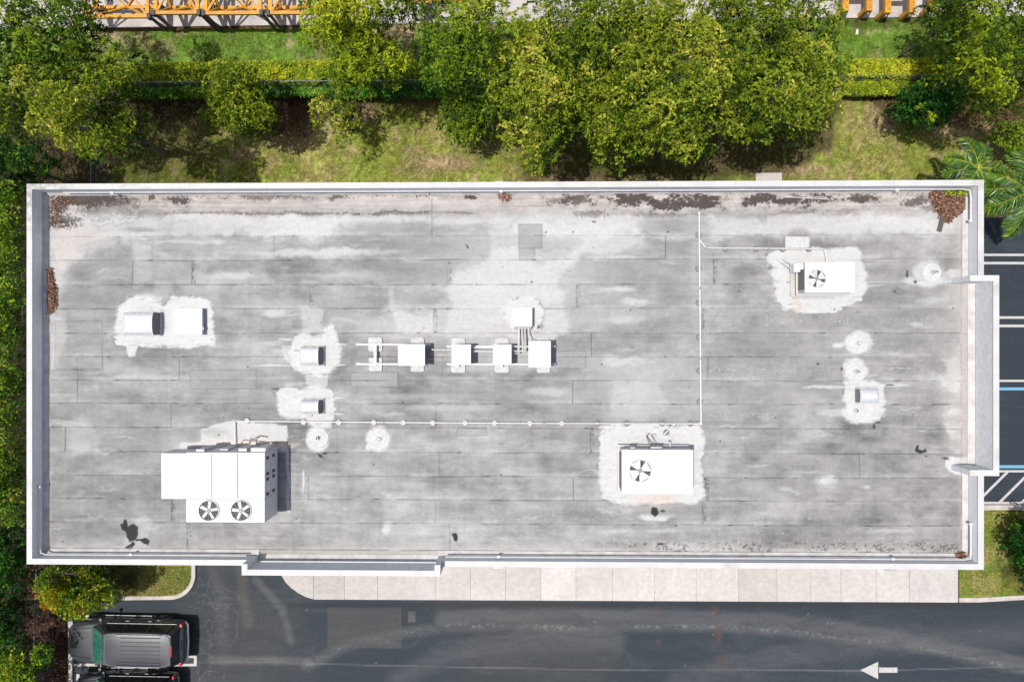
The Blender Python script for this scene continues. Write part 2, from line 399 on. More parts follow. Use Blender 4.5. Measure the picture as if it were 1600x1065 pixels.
arc([(620,1065),(700,1020),(830,1000),(960,1000)], 14, lt, .35)
arc([(376,880),(382,940),(388,975)], 7, np.array([.095,.082,.070]), .55)
arc([(400,905),(440,950),(455,1000)], 5, lt, .55)
arc([(330,880),(345,930),(350,1030)], 8, lt, .25)
arc([(1060,1065),(1250,1020),(1400,1000),(1600,990)], 16, lt, .3)
for k in range(34):                                     # hairline cracks in the old bay
    x0 = rng.uniform(305, 370); y0 = rng.uniform(900, 1060); a = rng.uniform(0, 6.28); pts = [(x0, y0)]
    for j in range(4): a += rng.normal(0, .7); x0 += 10*math.cos(a); y0 += 10*math.sin(a); pts.append((x0, y0))
    arc(pts, .6, wh*.45, .45, soft=.4)
for (x0, y0, x1, y1, col, am) in [(511,948,627,1012,(.074,.070,.066),.65),(637,955,649,972,(.105,.097,.088),.7)]:
    d = np.minimum(np.minimum(px-x0, x1-px), np.minimum(py-y0, y1-py))
    c = lerp(c, np.array(col), am*sstep(-.6, .9, d)*(.55+.6*nb).clip(0,1))
for (cx, cy, rx, ry, am) in [(1117,952,8,12,.7),(1122,990,9,22,.6),(1130,1035,16,16,.45),(1026,952,6,8,.6),(936,950,6,6,.35),(1029,1002,5,6,.5),(560,975,40,14,.0)]:
    d = np.hypot((px-cx)/rx, (py-cy)/ry)+(nb-.5)*.8
    c = lerp(c, np.array([.078,.052,.042]), am*sstep(1.2, .4, d))
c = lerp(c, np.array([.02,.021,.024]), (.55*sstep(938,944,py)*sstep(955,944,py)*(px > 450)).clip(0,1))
c = np.where((fine > .985)[:, None] & (nb > .56)[:, None], c*0+.16, c)
M['asphalt'] = attr_mat('asphalt', .85, [9, 40, 120], [.14, .22, .2], .5, 90, .35, .012)
g = fast_mesh('driveway', V, F, M['asphalt'], cols=c); tag(g, kind='structure')
# east car park
px0 = P(1500, 500, 0)[0]; y0 = P(1570, 790, 0)[1]; y1 = P(1570, 338, 0)[1]
xs = np.concatenate([np.arange(px0, 24.5, .07), [28, 36, 60]]); ys = np.arange(y0, y1, .07)
X, Y, V, F = grid(xs, ys, .006)
c, na, nb, nd = asphalt_cols(X, Y, X, Y, 50)
c = c*np.array([.86,.90,.94]); fine = vnoise(X/.07, Y/.07, 53)
c = np.where((fine > .93)[:, None] & (na > .5)[:, None], c*0+.13, c)
g = fast_mesh('car_park', V, F, M['asphalt'], cols=c); tag(g, kind='structure')

def poly_px(pts, z): return [P(a, b, z) for a, b in pts]
def arcpts(cx, cy, r, a0, a1, n=10, ry=None):
    ry = ry or r
    return [(cx+r*math.cos(R(a0+(a1-a0)*i/n)), cy+ry*math.sin(R(a0+(a1-a0)*i/n))) for i in range(n+1)]
def kerb(name, pts, wd, z=.13, base=0.0):
    "kerb of square section along a px path"
    w = [np.array(P(a, b, z)) for a, b in pts]; n = len(w); L = []; Rr = []
    for i in range(n):
        t = w[min(i+1, n-1)]-w[max(i-1, 0)]; t /= np.linalg.norm(t); nn = np.array([-t[1], t[0]])*wd/2
        L.append(w[i]+nn); Rr.append(w[i]-nn)
    mb = MB()
    for i in range(n-1):
        vs = [(*L[i], base), (*Rr[i], base), (*Rr[i+1], base), (*L[i+1], base), (*L[i], z), (*Rr[i], z), (*Rr[i+1], z), (*L[i+1], z)]
        mb.add(vs, [(4,5,6,7),(0,4,7,3),(1,2,6,5)]+([(0,1,5,4)] if i == 0 else [])+([(2,3,7,6)] if i == n-2 else []))
    o = mb.build(name, M['curb']); 
    bm = bmesh.new(); bm.from_mesh(o.data); bmesh.ops.remove_doubles(bm, verts=bm.verts, dist=.0005); bmesh.ops.recalc_face_normals(bm, faces=bm.faces); bm.to_mesh(o.data); bm.free()
    return tag(o, kind='structure')
# planted island south-west with its kerb
isl = [(108,1200),(108,940),(180,933),(265,932)]+arcpts(265, 897, 38, 90, 0, 10, 35)+[(303,860),(60,860),(60,1200)]
kerb('kerb', [(110,1300),(110,1065),(109,960),(109,933)], .17)
kerb('kerb', [(118,934.5),(180,934.5),(265,933.5)]+arcpts(265, 898, 37, 88, 2, 10, 35.5)+[(302,896),(302,860)], .17)
ib = MB(); ib.prism(poly_px([(112,866),(300,866),(300,896)]+arcpts(264, 898, 35, 2, 88, 10, 33)+[(112,931)], .1), .0, .10)
def ground_like(mbld, name, base, spots=()):
    o = mbld.build(name, M['ground']); me = o.data
    bm = bmesh.new(); bm.from_mesh(me); bmesh.ops.triangulate(bm, faces=bm.faces)
    bmesh.ops.subdivide_edges(bm, edges=bm.edges, cuts=1)
    for k in range(5):
        lg = [e for e in bm.edges if e.calc_length() > .16]
        if not lg: break
        bmesh.ops.subdivide_edges(bm, edges=lg, cuts=1); bmesh.ops.triangulate(bm, faces=bm.faces)
    bm.to_mesh(me); bm.free()
    co = np.zeros(len(me.vertices)*3, np.float32); me.vertices.foreach_get('co', co); co = co.reshape(-1, 3)
    x, y = co[:, 0], co[:, 1]; n1 = fbm(x, y, 1.1, seed=71); n2 = fbm(x, y, .35, seed=72)
    c = lerp(np.tile(np.array(base), (len(x), 1)), dry, .7*sstep(.42, .68, n1*.5+n2*.5)); c = lerp(c, lush, .5*sstep(.5, .7, fbm(x, y, .8, seed=75)))
    q, r = PXY(x, y, .1+0*x)
    for (cx, cy, rx, ry) in spots:
        c = lerp(c, mulch, .85*sstep(1.2, .7, np.hypot((q-cx)/rx, (r-cy)/ry)+(n2-.5)))
    a = me.attributes.new('col', 'FLOAT_COLOR', 'POINT'); c4 = np.ones((len(x), 4), np.float32); c4[:, :3] = c; a.data.foreach_set('color', c4.ravel())
    return tag(o, kind='structure')
ground_like(ib, 'island_lawn', (.20,.205,.055), [(150,900,75,45)])
# south-east lawn
kerb('kerb', [(1499,937),(1530,937),(1600,933),(1700,926),(1900,918)], .2)
lb = MB(); lb.prism(poly_px([(1499,860),(1499,934),(1530,934),(1600,930),(1700,923),(1900,915),(1900,799),(1530,799),(1500,799)], .1), 0, .10)
ground_like(lb, 'corner_lawn', (.17,.21,.03), [(1600,870,35,60)])
kerb('kerb', [(1500,792.5),(1570,792.5),(1900,795)], .22)
# pavement slabs
jx = [490,538,590,681,735,790,845,900,957,1023,1088,1154,1214,1267,1314,1369,1421,1497]
def pav_y(x): return 936+(x-500)*4.6/1000
sb = MB(); Zs = .13
def slab(pts): sb.prism(poly_px(pts, Zs), 0, Zs)
slab([(437,858),(489.6,858),(489.6,935.5),(478,932)]+[(466,926),(455,918),(446,909),(440,899),(437,890)])
for a, b in zip(jx[:-1], jx[1:]): slab([(a+.24,858),(b-.24,858),(b-.24,pav_y(b)),(a+.24,pav_y(a))])
so_ = sb.build('pavement', M['concrete']); tag(so_, kind='structure')
me = so_.data                                    # each slab cast from its own batch
m2 = attr_mat('slab_concrete', .9, [.7, 5, 34], [.09, .11, .13], .35, 60, .2, .01)
me.materials[0] = m2
co = np.zeros(len(me.vertices)*3, np.float32); me.vertices.foreach_get('co', co); co = co.reshape(-1, 3)
q, r = PXY(co[:, 0], co[:, 1], co[:, 2]); ids = np.searchsorted(np.array(jx), q)
bt = np.array([.93,.90,.95,.95,.98,1.0,.98,1.06,1.02,1.05,1.03,1.02,.93,.99,1.0,1.0,1.0,.98,.96,1])[np.clip(ids, 0, 18)]
c4 = np.ones((len(q), 4), np.float32); c4[:, :3] = np.array([.47,.436,.412])[None]*(1+(bt[:, None]-1)*1.5)
a = me.attributes.new('col', 'FLOAT_COLOR', 'POINT'); a.data.foreach_set('color', c4.ravel())
m2.node_tree.nodes['Principled BSDF'].inputs['Roughness'].default_value = .9
# joint bed under the slabs
jb = MB(); jb.prism(poly_px([(437,858),(1497,858),(1497,935),(500,931),(480,927),(455,910),(440,890)], .1), 0.006, .10)
tag(jb.build('pavement_bed', mat('joint_soil', (.31,.27,.24), .95)), kind='structure')
# painted markings
def paint(name, polys, m, z=.0085):
    mb = MB()
    for p in polys: mb.prism(poly_px(p, 0), z-.003, z)
    return tag(mb.build(name, m), kind='structure')
paint('arrow_marking', [[(1344,1046),(1372,1033),(1372,1060)],[(1373.5,1042),(1402,1042),(1402,1050),(1373.5,1050)]], M['paint_w'])
paint('bay_marking', [[(112,1023.5),(303,1023.5),(303,1027),(112,1027)],[(112,1036),(303,1036),(303,1040),(112,1040)],[(303,1023.5),(307.5,1023.5),(307.5,1040),(303,1040)]], M['paint_w'])
rows = [(396.3,400),(409,413),(494,497.8),(507,511),(593,596.4),(734,737.5)]
paint('bay_marking', [[(1500,a),(1900,a),(1900,b),(1500,b)] for a, b in rows]+[[(1500,783.3),(1900,784),(1900,788),(1500,787)]]+
      [[(x,y0_),(x+5.6,y0_),(x+5.6-dx,y1_),(x-dx,y1_)] for (x,y0_,y1_,dx) in [(1570.5,737.6,783.2,46),(1606,737.6,783.2,46),(1641,737.6,783.2,46),(1676,737.6,783.2,46)]], M['paint_w'], .0105)
paint('blue_bay_marking', [[(1500,605),(1900,605),(1900,609.5),(1500,609.5)],[(1500,726.3),(1900,726.3),(1900,731),(1500,731)]], M['paint_b'], .0105)
# concrete storage yard to the north
def yard_y(x): return 43-(x+0-150)*17/1350
yb = MB(); yb.prism(poly_px([(-400,yard_y(-400)),(2000,yard_y(2000)),(2000,-500),(-400,-500)], .12), 0, .12)
tag(yb.build('storage_yard', mat('yard_concrete', (.50,.47,.44), .9, bump=.3, bscale=30, noise=(.34,.31,.29), nscale=1.6)), kind='structure')

# ------------------------------------------------------------------ the building
bld = thing('commercial_building', 'long flat-roofed commercial building with a weathered grey roof and white parapets', 'building', ((XL+XR)/2, (YT+YB)/2, 0))
BL = (bld.location.x, bld.location.y, 0)
wb = MB()
# outer walls with parapet, as a ring of wall boxes butted end to end
zc = ZP-.05
wb.box(XL+.012, XLi-.012, YB+.012, YT-.012, 0, zc)
wb.box(XLi-.012, XRi+.012, YTi+.012, YT-.012, 0, zc)
wb.box(XRi+.012, XR-.012, EY0-.0, YT-.012, 0, zc)
wb.box(XRi+.012, XR-.012, YB+.012, EY1+.0, 0, zc)
wb.box(XLi-.012, SX0, YB+.012, YBi-.012, 0, zc)
wb.box(SX1, XRi+.012, YB+.012, YBi-.012, 0, zc)
wb.build('wall', M['stucco'], bld, local=BL)
# taller projecting frontages
zb = ZB-.05; sb_ = MB()
sb_.box(SX0+.012, SX0+CW-.012, SYo+.012, YBi-.015, 0, zb); sb_.box(SX1-CW+.012, SX1-.012, SYo+.012, YBi-.015, 0, zb)
sb_.box(SX0+CW-.012, SX1-CW+.012, SYo+.012, SYo+CW-.012, 0, zb)
sb_.build('entrance_parapet', M['stucco_streak'], bld, local=BL)
eb = MB()
eb.box(EXo-CW+.012, EXo-.012, EY1+.012, EY0-.012, 0, zb)
eb.box(EXi, EXo-CW+.012, EY0-CW+.012, EY0-.012, ZR-.2, zb); eb.box(EXi, EXo-CW+.012, EY1+.012, EY1+CW-.012, ZR-.2, zb)
eb.build('frontage_parapet', M['stucco_streak'], bld, local=BL)
# caps
cb = MB(); z0, z1 = zc, ZP
cb.box(XL, XLi, YB, YT, z0, z1); cb.box(XLi, XR, YTi, YT, z0, z1)
cb.box(XRi, XR, EY0+.002, YTi, z0, z1); cb.box(XRi, XR, YB, EY1-.002, z0, z1)
cb.box(XLi, SX0-.002, YB, YBi, z0, z1); cb.box(SX1+.002, XRi, YB, YBi, z0, z1)
z0, z1 = zb, ZB
cb.box(SX0, SX0+CW, SYo, YBi-.01, z0, z1); cb.box(SX1-CW, SX1, SYo, YBi-.01, z0, z1); cb.box(SX0+CW, SX1-CW, SYo, SYo+CW, z0, z1)
cb.box(EXo-CW, EXo, EY1, EY0, z0, z1); cb.box(EXi, EXo-CW, EY0-CW, EY0, z0, z1); cb.box(EXi, EXo-CW, EY1, EY1+CW, z0, z1)
def safe(vals):
    "joint phase that keeps clear of the copings running the other way"
    for o_ in np.linspace(0, 3.0, 60):
        if all(((v+305+o_)%3.05) > .08 and ((v+305+o_+w_)%3.05) > .08 and ((v+305+o_)%3.05) < ((v+305+o_+w_)%3.05) for v, w_ in vals): return float(o_)
    return 0.0
CAPX = safe([(XL-BL[0]-.02, .27), (XRi-BL[0]-.02, .27), (EXo-CW-BL[0]-.02, .27), (SX0-BL[0]-.02, .27), (SX1-CW-BL[0]-.02, .27)])
CAPY = safe([(YTi-BL[1]-.02, .27), (YB-BL[1]-.25, .5), (EY0-CW-BL[1]-.02, .27), (EY1-BL[1]-.02, .27)])
CAPC = (XL-BL[0], YT-BL[1], ZP); M['cap'] = cap_mat()
cb.build('parapet_cap', M['cap'], bld, bevel=.008, local=BL)
# cant strips at the foot of the parapet
def cant(mb, a, b, n, wd=.17, h=.13):
    a = np.array(a); b = np.array(b); n = np.array(n)
    i0 = a+n*wd; i1 = b+n*wd
    mb.add([(*a,ZR-.02),(*b,ZR-.02),(*b,ZR+h),(*a,ZR+h),(*i0,ZR+.012),(*i1,ZR+.012),(*i1,ZR-.02),(*i0,ZR-.02)],
           [(3,2,5,4),(4,5,6,7),(0,3,4,7),(1,6,5,2)])
kb = MB()
cant(kb, (XLi,YBi),(XLi,YTi),(1,0)); cant(kb, (XLi,YTi),(XRi,YTi),(0,-1), .10, .13)
cant(kb, (XRi,YTi),(XRi,EY0),(-1,0)); cant(kb, (XRi,EY1),(XRi,YBi),(-1,0)); cant(kb, (EXo-CW,EY0-CW),(EXo-CW,EY1+CW),(-1,0),.22)
cant(kb, (XLi,YBi),(SX0+CW+.02,YBi),(0,1),.19); cant(kb, (SX1-CW,YBi),(XRi,YBi),(0,1),.19); cant(kb, (SX0+CW,SYo+CW),(SX1-CW,SYo+CW),(0,1),.24)
kb.build('cant_strip', M['cant'], bld, local=BL)
# small things on the outside walls: wall lights, and the glazing of the frontages
for (px_, py_, wd, dp, side) in [(225,283.2,.34,.10,1),(780,281.2,.26,.13,1),(1372,279.6,.26,.1,1),(1407,279.6,.26,.1,1),(178,885.5,.42,.02,-1),(778,889.5,.36,.12,-1),(1397,892,.42,.10,-1)]:
    x = P(px_, py_, ZP-.3)[0]; lb_ = MB(); yw = YT-.012 if side > 0 else YB+.012
    lb_.box(x-wd/2, x+wd/2, yw, yw+side*(dp+.12 if side < 0 else dp+.02), ZP-.75, ZP-.55)
    lb_.box(x-wd/2+.03, x+wd/2-.03, yw, yw+side*(dp+.05), ZP-.81, ZP-.75)
    lb_.build('wall_light', M['grey_metal'], bld, bevel=.01, local=BL)
for k in range(7):
    x = SX1+2.0+k*2.55
    if x+1.2 > XR-.6: break
    f = MB(); f.box(x, x+1.5, YB+.012, YB-.03, .9, 2.6)
    fo = f.build('window', M['glass_dark'], bld, local=BL)
    f = MB()
    for (a, b, c_, d_) in [(x-.06, x, .84, 2.66), (x+1.5, x+1.56, .84, 2.66), (x, x+1.5, 2.6, 2.66), (x, x+1.5, .84, .9), (x+.72, x+.78, .9, 2.6)]:
        f.box(a, b, YB+.01, YB-.05, c_, d_)
    q = f.build('window_frame', M['grey_metal'], None, local=BL); q.parent = fo
for q in (.9, 2.0):
    f = MB(); f.box(SX0+q, SX0+q+1.0, SYo+.02, SYo-.03, .13, 2.4); f.build('door', M['glass_dark'], bld, local=BL)
for (ya, yb_) in [(EY1+.6, EY1+3.2), (EY1+3.5, EY1+6.1)]:
    f = MB(); f.box(EXo-.02, EXo+.03, ya, yb_, .3, 2.7); f.build('window', M['glass_dark'], bld, local=BL)

# ---- roof membrane
xs = np.arange(XLi-.01, EXo-CW+.02, .03); ys = np.arange(SYo+CW-.02, YTi+.015, .026)
X, Y, V, F = grid(xs, ys, ZR)
px, py = PXY(X, Y, np.full_like(X, ZR))
# slight relief
rel = (fbm(X, Y, 2.5, 1.0, 80)-.5)*.03+(fbm(X, Y, .5, seed=83)-.5)*.010
seam_px = [370,407,445,482.5,520.5,557,593.5,629.5,667,705,742,778,815,857]
seam_y = [P(100, s, ZR)[1] for s in seam_px]
row = np.searchsorted(-np.array(seam_y), -Y)         # strip number, 0 = north-most
N = len(X)
big = fbm(X, Y, 5, 2.2, 90, 4); med = fbm(X, Y, 1.5, .5, 91, 5); sm = fbm(X, Y, .4, .16, 92, 4); iso = fbm(X, Y, .55, seed=93, o=5); vs_ = fbm(X, Y, .16, 2.2, 94, 3); speck = vnoise(X/.06, Y/.06, 95)
hst = fbm(X, Y, 2.2, .06, 96, 3)
grey = np.array([.245,.239,.236]); pale = np.array([.42,.41,.405]); white = np.array([.52,.515,.508]); tanc = np.array([.385,.350,.328]); brown = np.array([.058,.048,.043]); black = np.array([.020,.019,.019])
rowt = np.array([rng.uniform(-.06, .06) for _ in range(20)])[row]
tone = .98+rowt+(big-.5)*.80+(med-.5)*.78+(iso-.5)*.56+(sm-.5)*.34+(vs_-.5)*.13+(hst-.5)*.16
# broad zones: paler centre with an overexposed glow painted in, darker east end
tone += .10*np.exp(-(((px-1000)/230)**2+((py-640)/170)**2))+.06*np.exp(-(((px-640)/300)**2+((py-470)/150)**2))
tone -= .05*sstep(1120, 1200, px)
tone -= .05*sstep(330, 80, px)*sstep(540, 640, py)
c = grey[None]*tone[:, None]
warm = sstep(1080, 1250, px)*.5+sstep(345, 305, py)
c = c*(1+np.outer(warm.clip(0, 1), np.array([.025,-.005,-.02])))
# separate sheets: slightly different batches between joints
joints = {0:[675],1:[428,1040],2:[207,300,700,1115],3:[484,901],4:[678,1098],5:[924],6:[280,691,1106],7:[121,895],8:[267,681],9:[102,923],10:[687,1343],11:[482,896,1103],12:[268,680,1098,1315],13:[292,703,1120],14:[]}
for r_, js in joints.items():
    m = row == r_; e = [0]+js+[1700]
    for a, b in zip(e[:-1], e[1:]):
        mm = m & (px >= a) & (px < b); c[mm] *= rng.uniform(.95, 1.05)
wx = px+(fbm(X, Y, .7, seed=100)-.5)*26+(fbm(X, Y, .18, seed=101)-.5)*7
wy = py+(fbm(X, Y, .7, seed=102)-.5)*20+(fbm(X, Y, .18, seed=103)-.5)*6
def coat(cx, cy, rx, ry, amt=1, col=white, soft=.22, rough=1.0, p=2.0):
    "soft ellipse (p=2) or rounded box (p large) of coating"
    global c
    ryf = min(rough, ry/11.0+.06); x = px+(wx-px)*rough; y = py+(wy-py)*ryf; soft = soft+.15
    d = (np.abs((x-cx)/rx)**p+np.abs((y-cy)/ry)**p)**(1/p)+((sm-.5)*.9+(iso-.5)*.6)*min(1, soft*2)*(ry > 2)
    c = lerp(c, np.asarray(col), (amt*sstep(1+soft, 1-soft, d)).clip(0, 1))
hf = fbm(X, Y, .16, .11, 105, 4); br = fbm(X, Y, .7, .10, 106, 3)
def coatp(poly, amt=1, col=white, soft=1.5, rough=.35):
    global c
    x = px+(wx-px)*rough; y = py+(wy-py)*rough
    sd = sdpoly(x, y, poly, 40)
    if amt > .85 and soft < 3 and np.mean(col) > .3:                        # brushed on by hand: ragged, feathered rim, thin spots, cracked border
        sd = sd+(hf-.5)*7+(br-.5)*8+(iso-.5)*6; soft = soft*2.0
        thin = (.72+.5*sstep(.30, .62, hf*.4+br*.6)).clip(0, 1)
        m = amt*sstep(-soft, soft*1.4, sd)*np.where(sd < 9, thin, .5+.5*thin)
        c = lerp(c, np.asarray(col)*.97, m.clip(0, 1))
        rim = np.exp(-((sd+1.0)/1.0)**2)*sstep(.50, .64, fbm(X, Y, .5, seed=107, o=3)); c = lerp(c, grey*.45, (.65*rim).clip(0, 1))
    else: c = lerp(c, np.asarray(col), (amt*sstep(-soft, soft, sd)*(1 if soft < 3 else (.75+.5*br))).clip(0, 1))
# pale washes
for a in [(790,430,110,60,.55),(860,400,60,50,.35),(640,520,60,30,.35),(700,500,120,22,.45),(280,350,90,22,.55),(480,350,70,22,.7),(560,345,160,12,.4),(735,370,60,30,.3),(880,350,90,20,.55),(960,350,60,14,.6),
          (1010,620,110,60,.22),(1000,585,60,30,.3),(1300,355,170,16,.55),(1400,345,70,14,.6),(110,350,45,34,.5),(95,400,22,30,.5),(1470,350,40,16,.4),(440,480,60,10,.3),(560,430,60,6,.3),(350,435,50,9,.35),
          (1000,780,90,14,.25),(1180,790,60,20,.15),(600,745,40,12,.15),(1000,860,460,9,.30),(300,850,230,10,.15),(1495,600,14,80,.35),(1490,480,18,30,.4),(1490,660,20,40,.25),(350,690,110,18,.25),
          (85,500,12,110,.35),(1080,500,30,120,.06),(1000,490,60,8,.2),(330,470,30,20,.2)]:
    coat(*a[:4], amt=a[4], col=pale*1.14, soft=.6, rough=1.6)
for pl, am, so_, ro in [
    ([(706,480),(700,430),(735,400),(790,385),(850,392),(900,390),(905,398),(882,420),(874,442),(884,452),(880,470),(884,500),(888,520),(866,532),(760,525),(690,520)], .62, 4, .9),
    ([(800,345),(900,343),(1010,352),(1010,385),(960,392),(905,396),(860,375),(800,362)], .60, 5, 1.2),
    ([(265,336),(400,335),(520,337),(640,340),(640,347),(520,352),(515,366),(440,370),(400,362),(270,368)], .62, 4, 1.2),
    ([(155,342),(262,338),(262,366),(240,368),(160,370)], .40, 3, .8),
    ([(616,484),(640,488),(660,495),(675,486),(680,518),(616,520)], .6, 4, .6), ([(608,448),(613,448),(622,490),(618,512),(614,490)], .4, 3, .4),
    ([(1105,340),(1250,336),(1400,342),(1470,352),(1400,366),(1250,362),(1110,370)], .55, 5, 1.2),
    ([(960,590),(1030,600),(1040,640),(1010,660),(950,655),(960,620)], .35, 7, 1.2), ([(80,335),(190,352),(200,380),(130,396),(90,440),(76,500),(75,340)], .42, 6, 1.2),
    ([(205,380),(235,384),(232,440),(210,446)], .35, 4, .8), ([(330,375),(380,380),(372,404),(330,404)], .3, 4, .8), ([(700,450),(790,440),(790,480),(700,480)], .3, 5, .8),
    ([(100,664),(140,660),(155,690),(148,712),(112,708),(104,690)], .35, 4, .9), ([(75,486),(100,500),(96,560),(82,600),(75,640)], .40, 5, .9), ([(1240,640),(1300,650),(1280,690),(1235,690)], .25, 6, 1),
    ([(470,480),(500,484),(505,520),(470,522)], .5, 3, .6), ([(1475,560),(1505,560),(1505,600),(1490,610)], .5, 3, 1), ([(1470,590),(1508,588),(1508,615),(1485,612)], .55, 2.5, 1), ([(1475,660),(1508,664),(1508,690),(1490,688)], .5, 3, 1)]:
    coatp(pl, am*.85, pale*1.2, so_, ro)
# darker, washed-clean areas
for pl, am in [([(530,345),(640,342),(700,350),(760,352),(760,400),(700,440),(620,440),(560,400),(530,375)], .35), ([(905,400),(1080,400),(1080,520),(900,530),(885,470)], .25), ([(95,410),(205,408),(205,480),(150,500),(100,470)], .35), ([(1120,470),(1500,460),(1500,540),(1120,560)], .30), ([(300,560),(440,560),(440,640),(300,640)], .2),
               ([(80,620),(260,600),(280,860),(80,860)], .22), ([(1190,560),(1320,560),(1320,620),(1190,640)], .25), ([(850,360),(905,375),(870,410),(830,415)], .35), ([(240,340),(330,352),(300,372),(240,372)], .25), ([(700,600),(920,590),(920,650),(700,650)], .15), ([(940,820),(1500,822),(1500,850),(940,850)], .12)]:
    coatp(pl, am, grey*.80, 7, 1.5)
# brushed horizontal smears of old coating
for a in [(480,396,78,7,.75),(560,394,50,5,.6),(360,432,45,4,.55),(960,402,34,4,.7),(300,378,60,3,.5),(965,453,20,4,.8),(990,472,22,5,.7),(972,500,24,5,.5),(640,405,30,3,.3),(215,368,60,5,.5),(160,342,30,12,.5),
          (1355,443,28,4,.4),(1480,440,34,6,.4),(1475,590,28,5,.35),(1290,751,16,7,.8),(1350,760,8,3,.6),(607,822,5,9,.7),(606,829,7,4,.6),(500,430,60,3,.2),(1020,806,26,5,.6),(960,829,22,3,.5),(1030,829,30,3,.4),
          (120,700,18,12,.35),(100,660,40,4,.4),(230,590,60,5,.35),(650,620,90,4,.25),(700,638,60,4,.3),(860,612,30,6,.5),(970,565,26,8,.6),(480,365,90,4,.6),(700,345,70,4,.45),(1060,370,40,5,.4),
          (1495,600,10,10,.6),(1493,645,10,5,.6),(1455,470,22,6,.4),(1435,505,12,3,.3),(660,690,20,4,.2),(640,756,30,5,.25),(1260,738,30,2,.3),(1230,710,40,6,.15),(1390,830,30,3,.4),(1300,860,120,3,.3),(540,500,20,3,.3),(428,490,16,5,.7),(425,536,18,4,.4),(440,548,12,3,.5)]:
    coat(*a[:4], amt=a[4], col=white*.93, soft=.5, rough=.8)
for k in range(260):                                  # small scuffs
    cx = rng.uniform(80, 1500); cy = rng.uniform(340, 855)
    coat_x = rng.uniform(6, 26); m = (np.abs(px-cx) < coat_x*2.2) & (np.abs(py-cy) < 9)
    if m.sum() == 0: continue
    d = np.hypot((wx[m]-cx)/coat_x, (wy[m]-cy)/rng.uniform(.8, 3.2)); am = rng.uniform(.1, .4)
    tgt = white*.9 if rng.random() < .72 else grey*.75
    c[m] = lerp(c[m], tgt, am*sstep(1.3, .4, d))
# northern silt band
silt = sstep(338, 322, py+(iso-.5)*18)
c = lerp(c, tanc*(.90), silt*.88); c *= (1+silt*((sm-.5)*.7+(hst-.5)*.5+(iso-.5)*.4))[:, None]
coat(640, 318, 150, 8, .35, pale*1.1, .6); coat(400, 318, 60, 6, .3, tanc*1.15, .6)
coatp([(75,330),(150,352),(170,372),(120,392),(78,430),(74,500),(74,330)], .5, tanc*1.15, 10, 1)
for (cx, cy, rx, ry, am) in [(130,312,50,11,.85),(95,344,24,9,.85),(92,322,18,12,.8),(170,316,18,8,.6),(282,312,18,7,.85),(905,312,32,9,.75),(990,312,36,10,.95),(1045,316,36,11,.95),(1095,321,26,6,.9),(1100,308,20,5,.9),
                             (1180,311,34,8,.95),(1230,315,30,9,.95),(1285,311,26,7,.9),(1340,312,28,7,.85),(1430,315,26,8,.7),(1455,325,14,6,.5),(420,306,60,5,.5),(530,308,16,5,.7),(736,308,9,3,.9),(870,310,20,6,.4),
                             (1310,330,40,3,.3),(920,335,30,5,.5),(1040,335,50,4,.35),(480,333,90,2.5,.55),(620,333,50,3,.6),(720,332,20,2,.4),(1250,331,30,3,.4),(320,333,60,2.5,.5),(230,330,30,14,.2),(170,325,40,18,.35)]:
    x = px+(wx-px)*min(1, rx/25); y = py+(wy-py)*min(1, ry/9)
    d = np.hypot((x-cx)/rx, (y-cy)/ry)+(speck-.5)*.9+(sm-.5)*1.2+(iso-.5)*.8
    c = lerp(c, brown, (am*1.1*sstep(1.3, .62, d)).clip(0, .97))
coat(640, 340, 600, 5, .25, pale*1.2, .6)
for (cx, cy, rx, ry) in [(215,358,26,2.2),(225,361,20,2)]: coat(cx+(0), cy, rx, ry, .45, grey*.6, .4, .3)
# sheets of patching felt
for (x0, y0_, x1, y1_, k, am) in [(810,350,847,388,.86,.6),(811,388,836,407,.86,.6),(548,582,621,604,1.16,.75),(866,548,915,575,1.12,.7),(86,502,160,576,1.10,.35),(121,556,160,577,1.08,.3),(76,578,121,613,.95,.5),(297,578,400,607,1.1,.4),(207,408,300,444,1.07,.4),(714,668,760,680,1.1,.5)]:
    d = np.minimum(np.minimum(px-x0, x1-px), np.minimum(py-y0_, y1_-py))
    c = lerp(c, grey*k*1.02, am*sstep(-.4, .6, d)); c *= (1-.25*np.exp(-(d/.8)**2)*(d > -3))[:, None]; rel = rel+.004*sstep(-.3, .3, d)
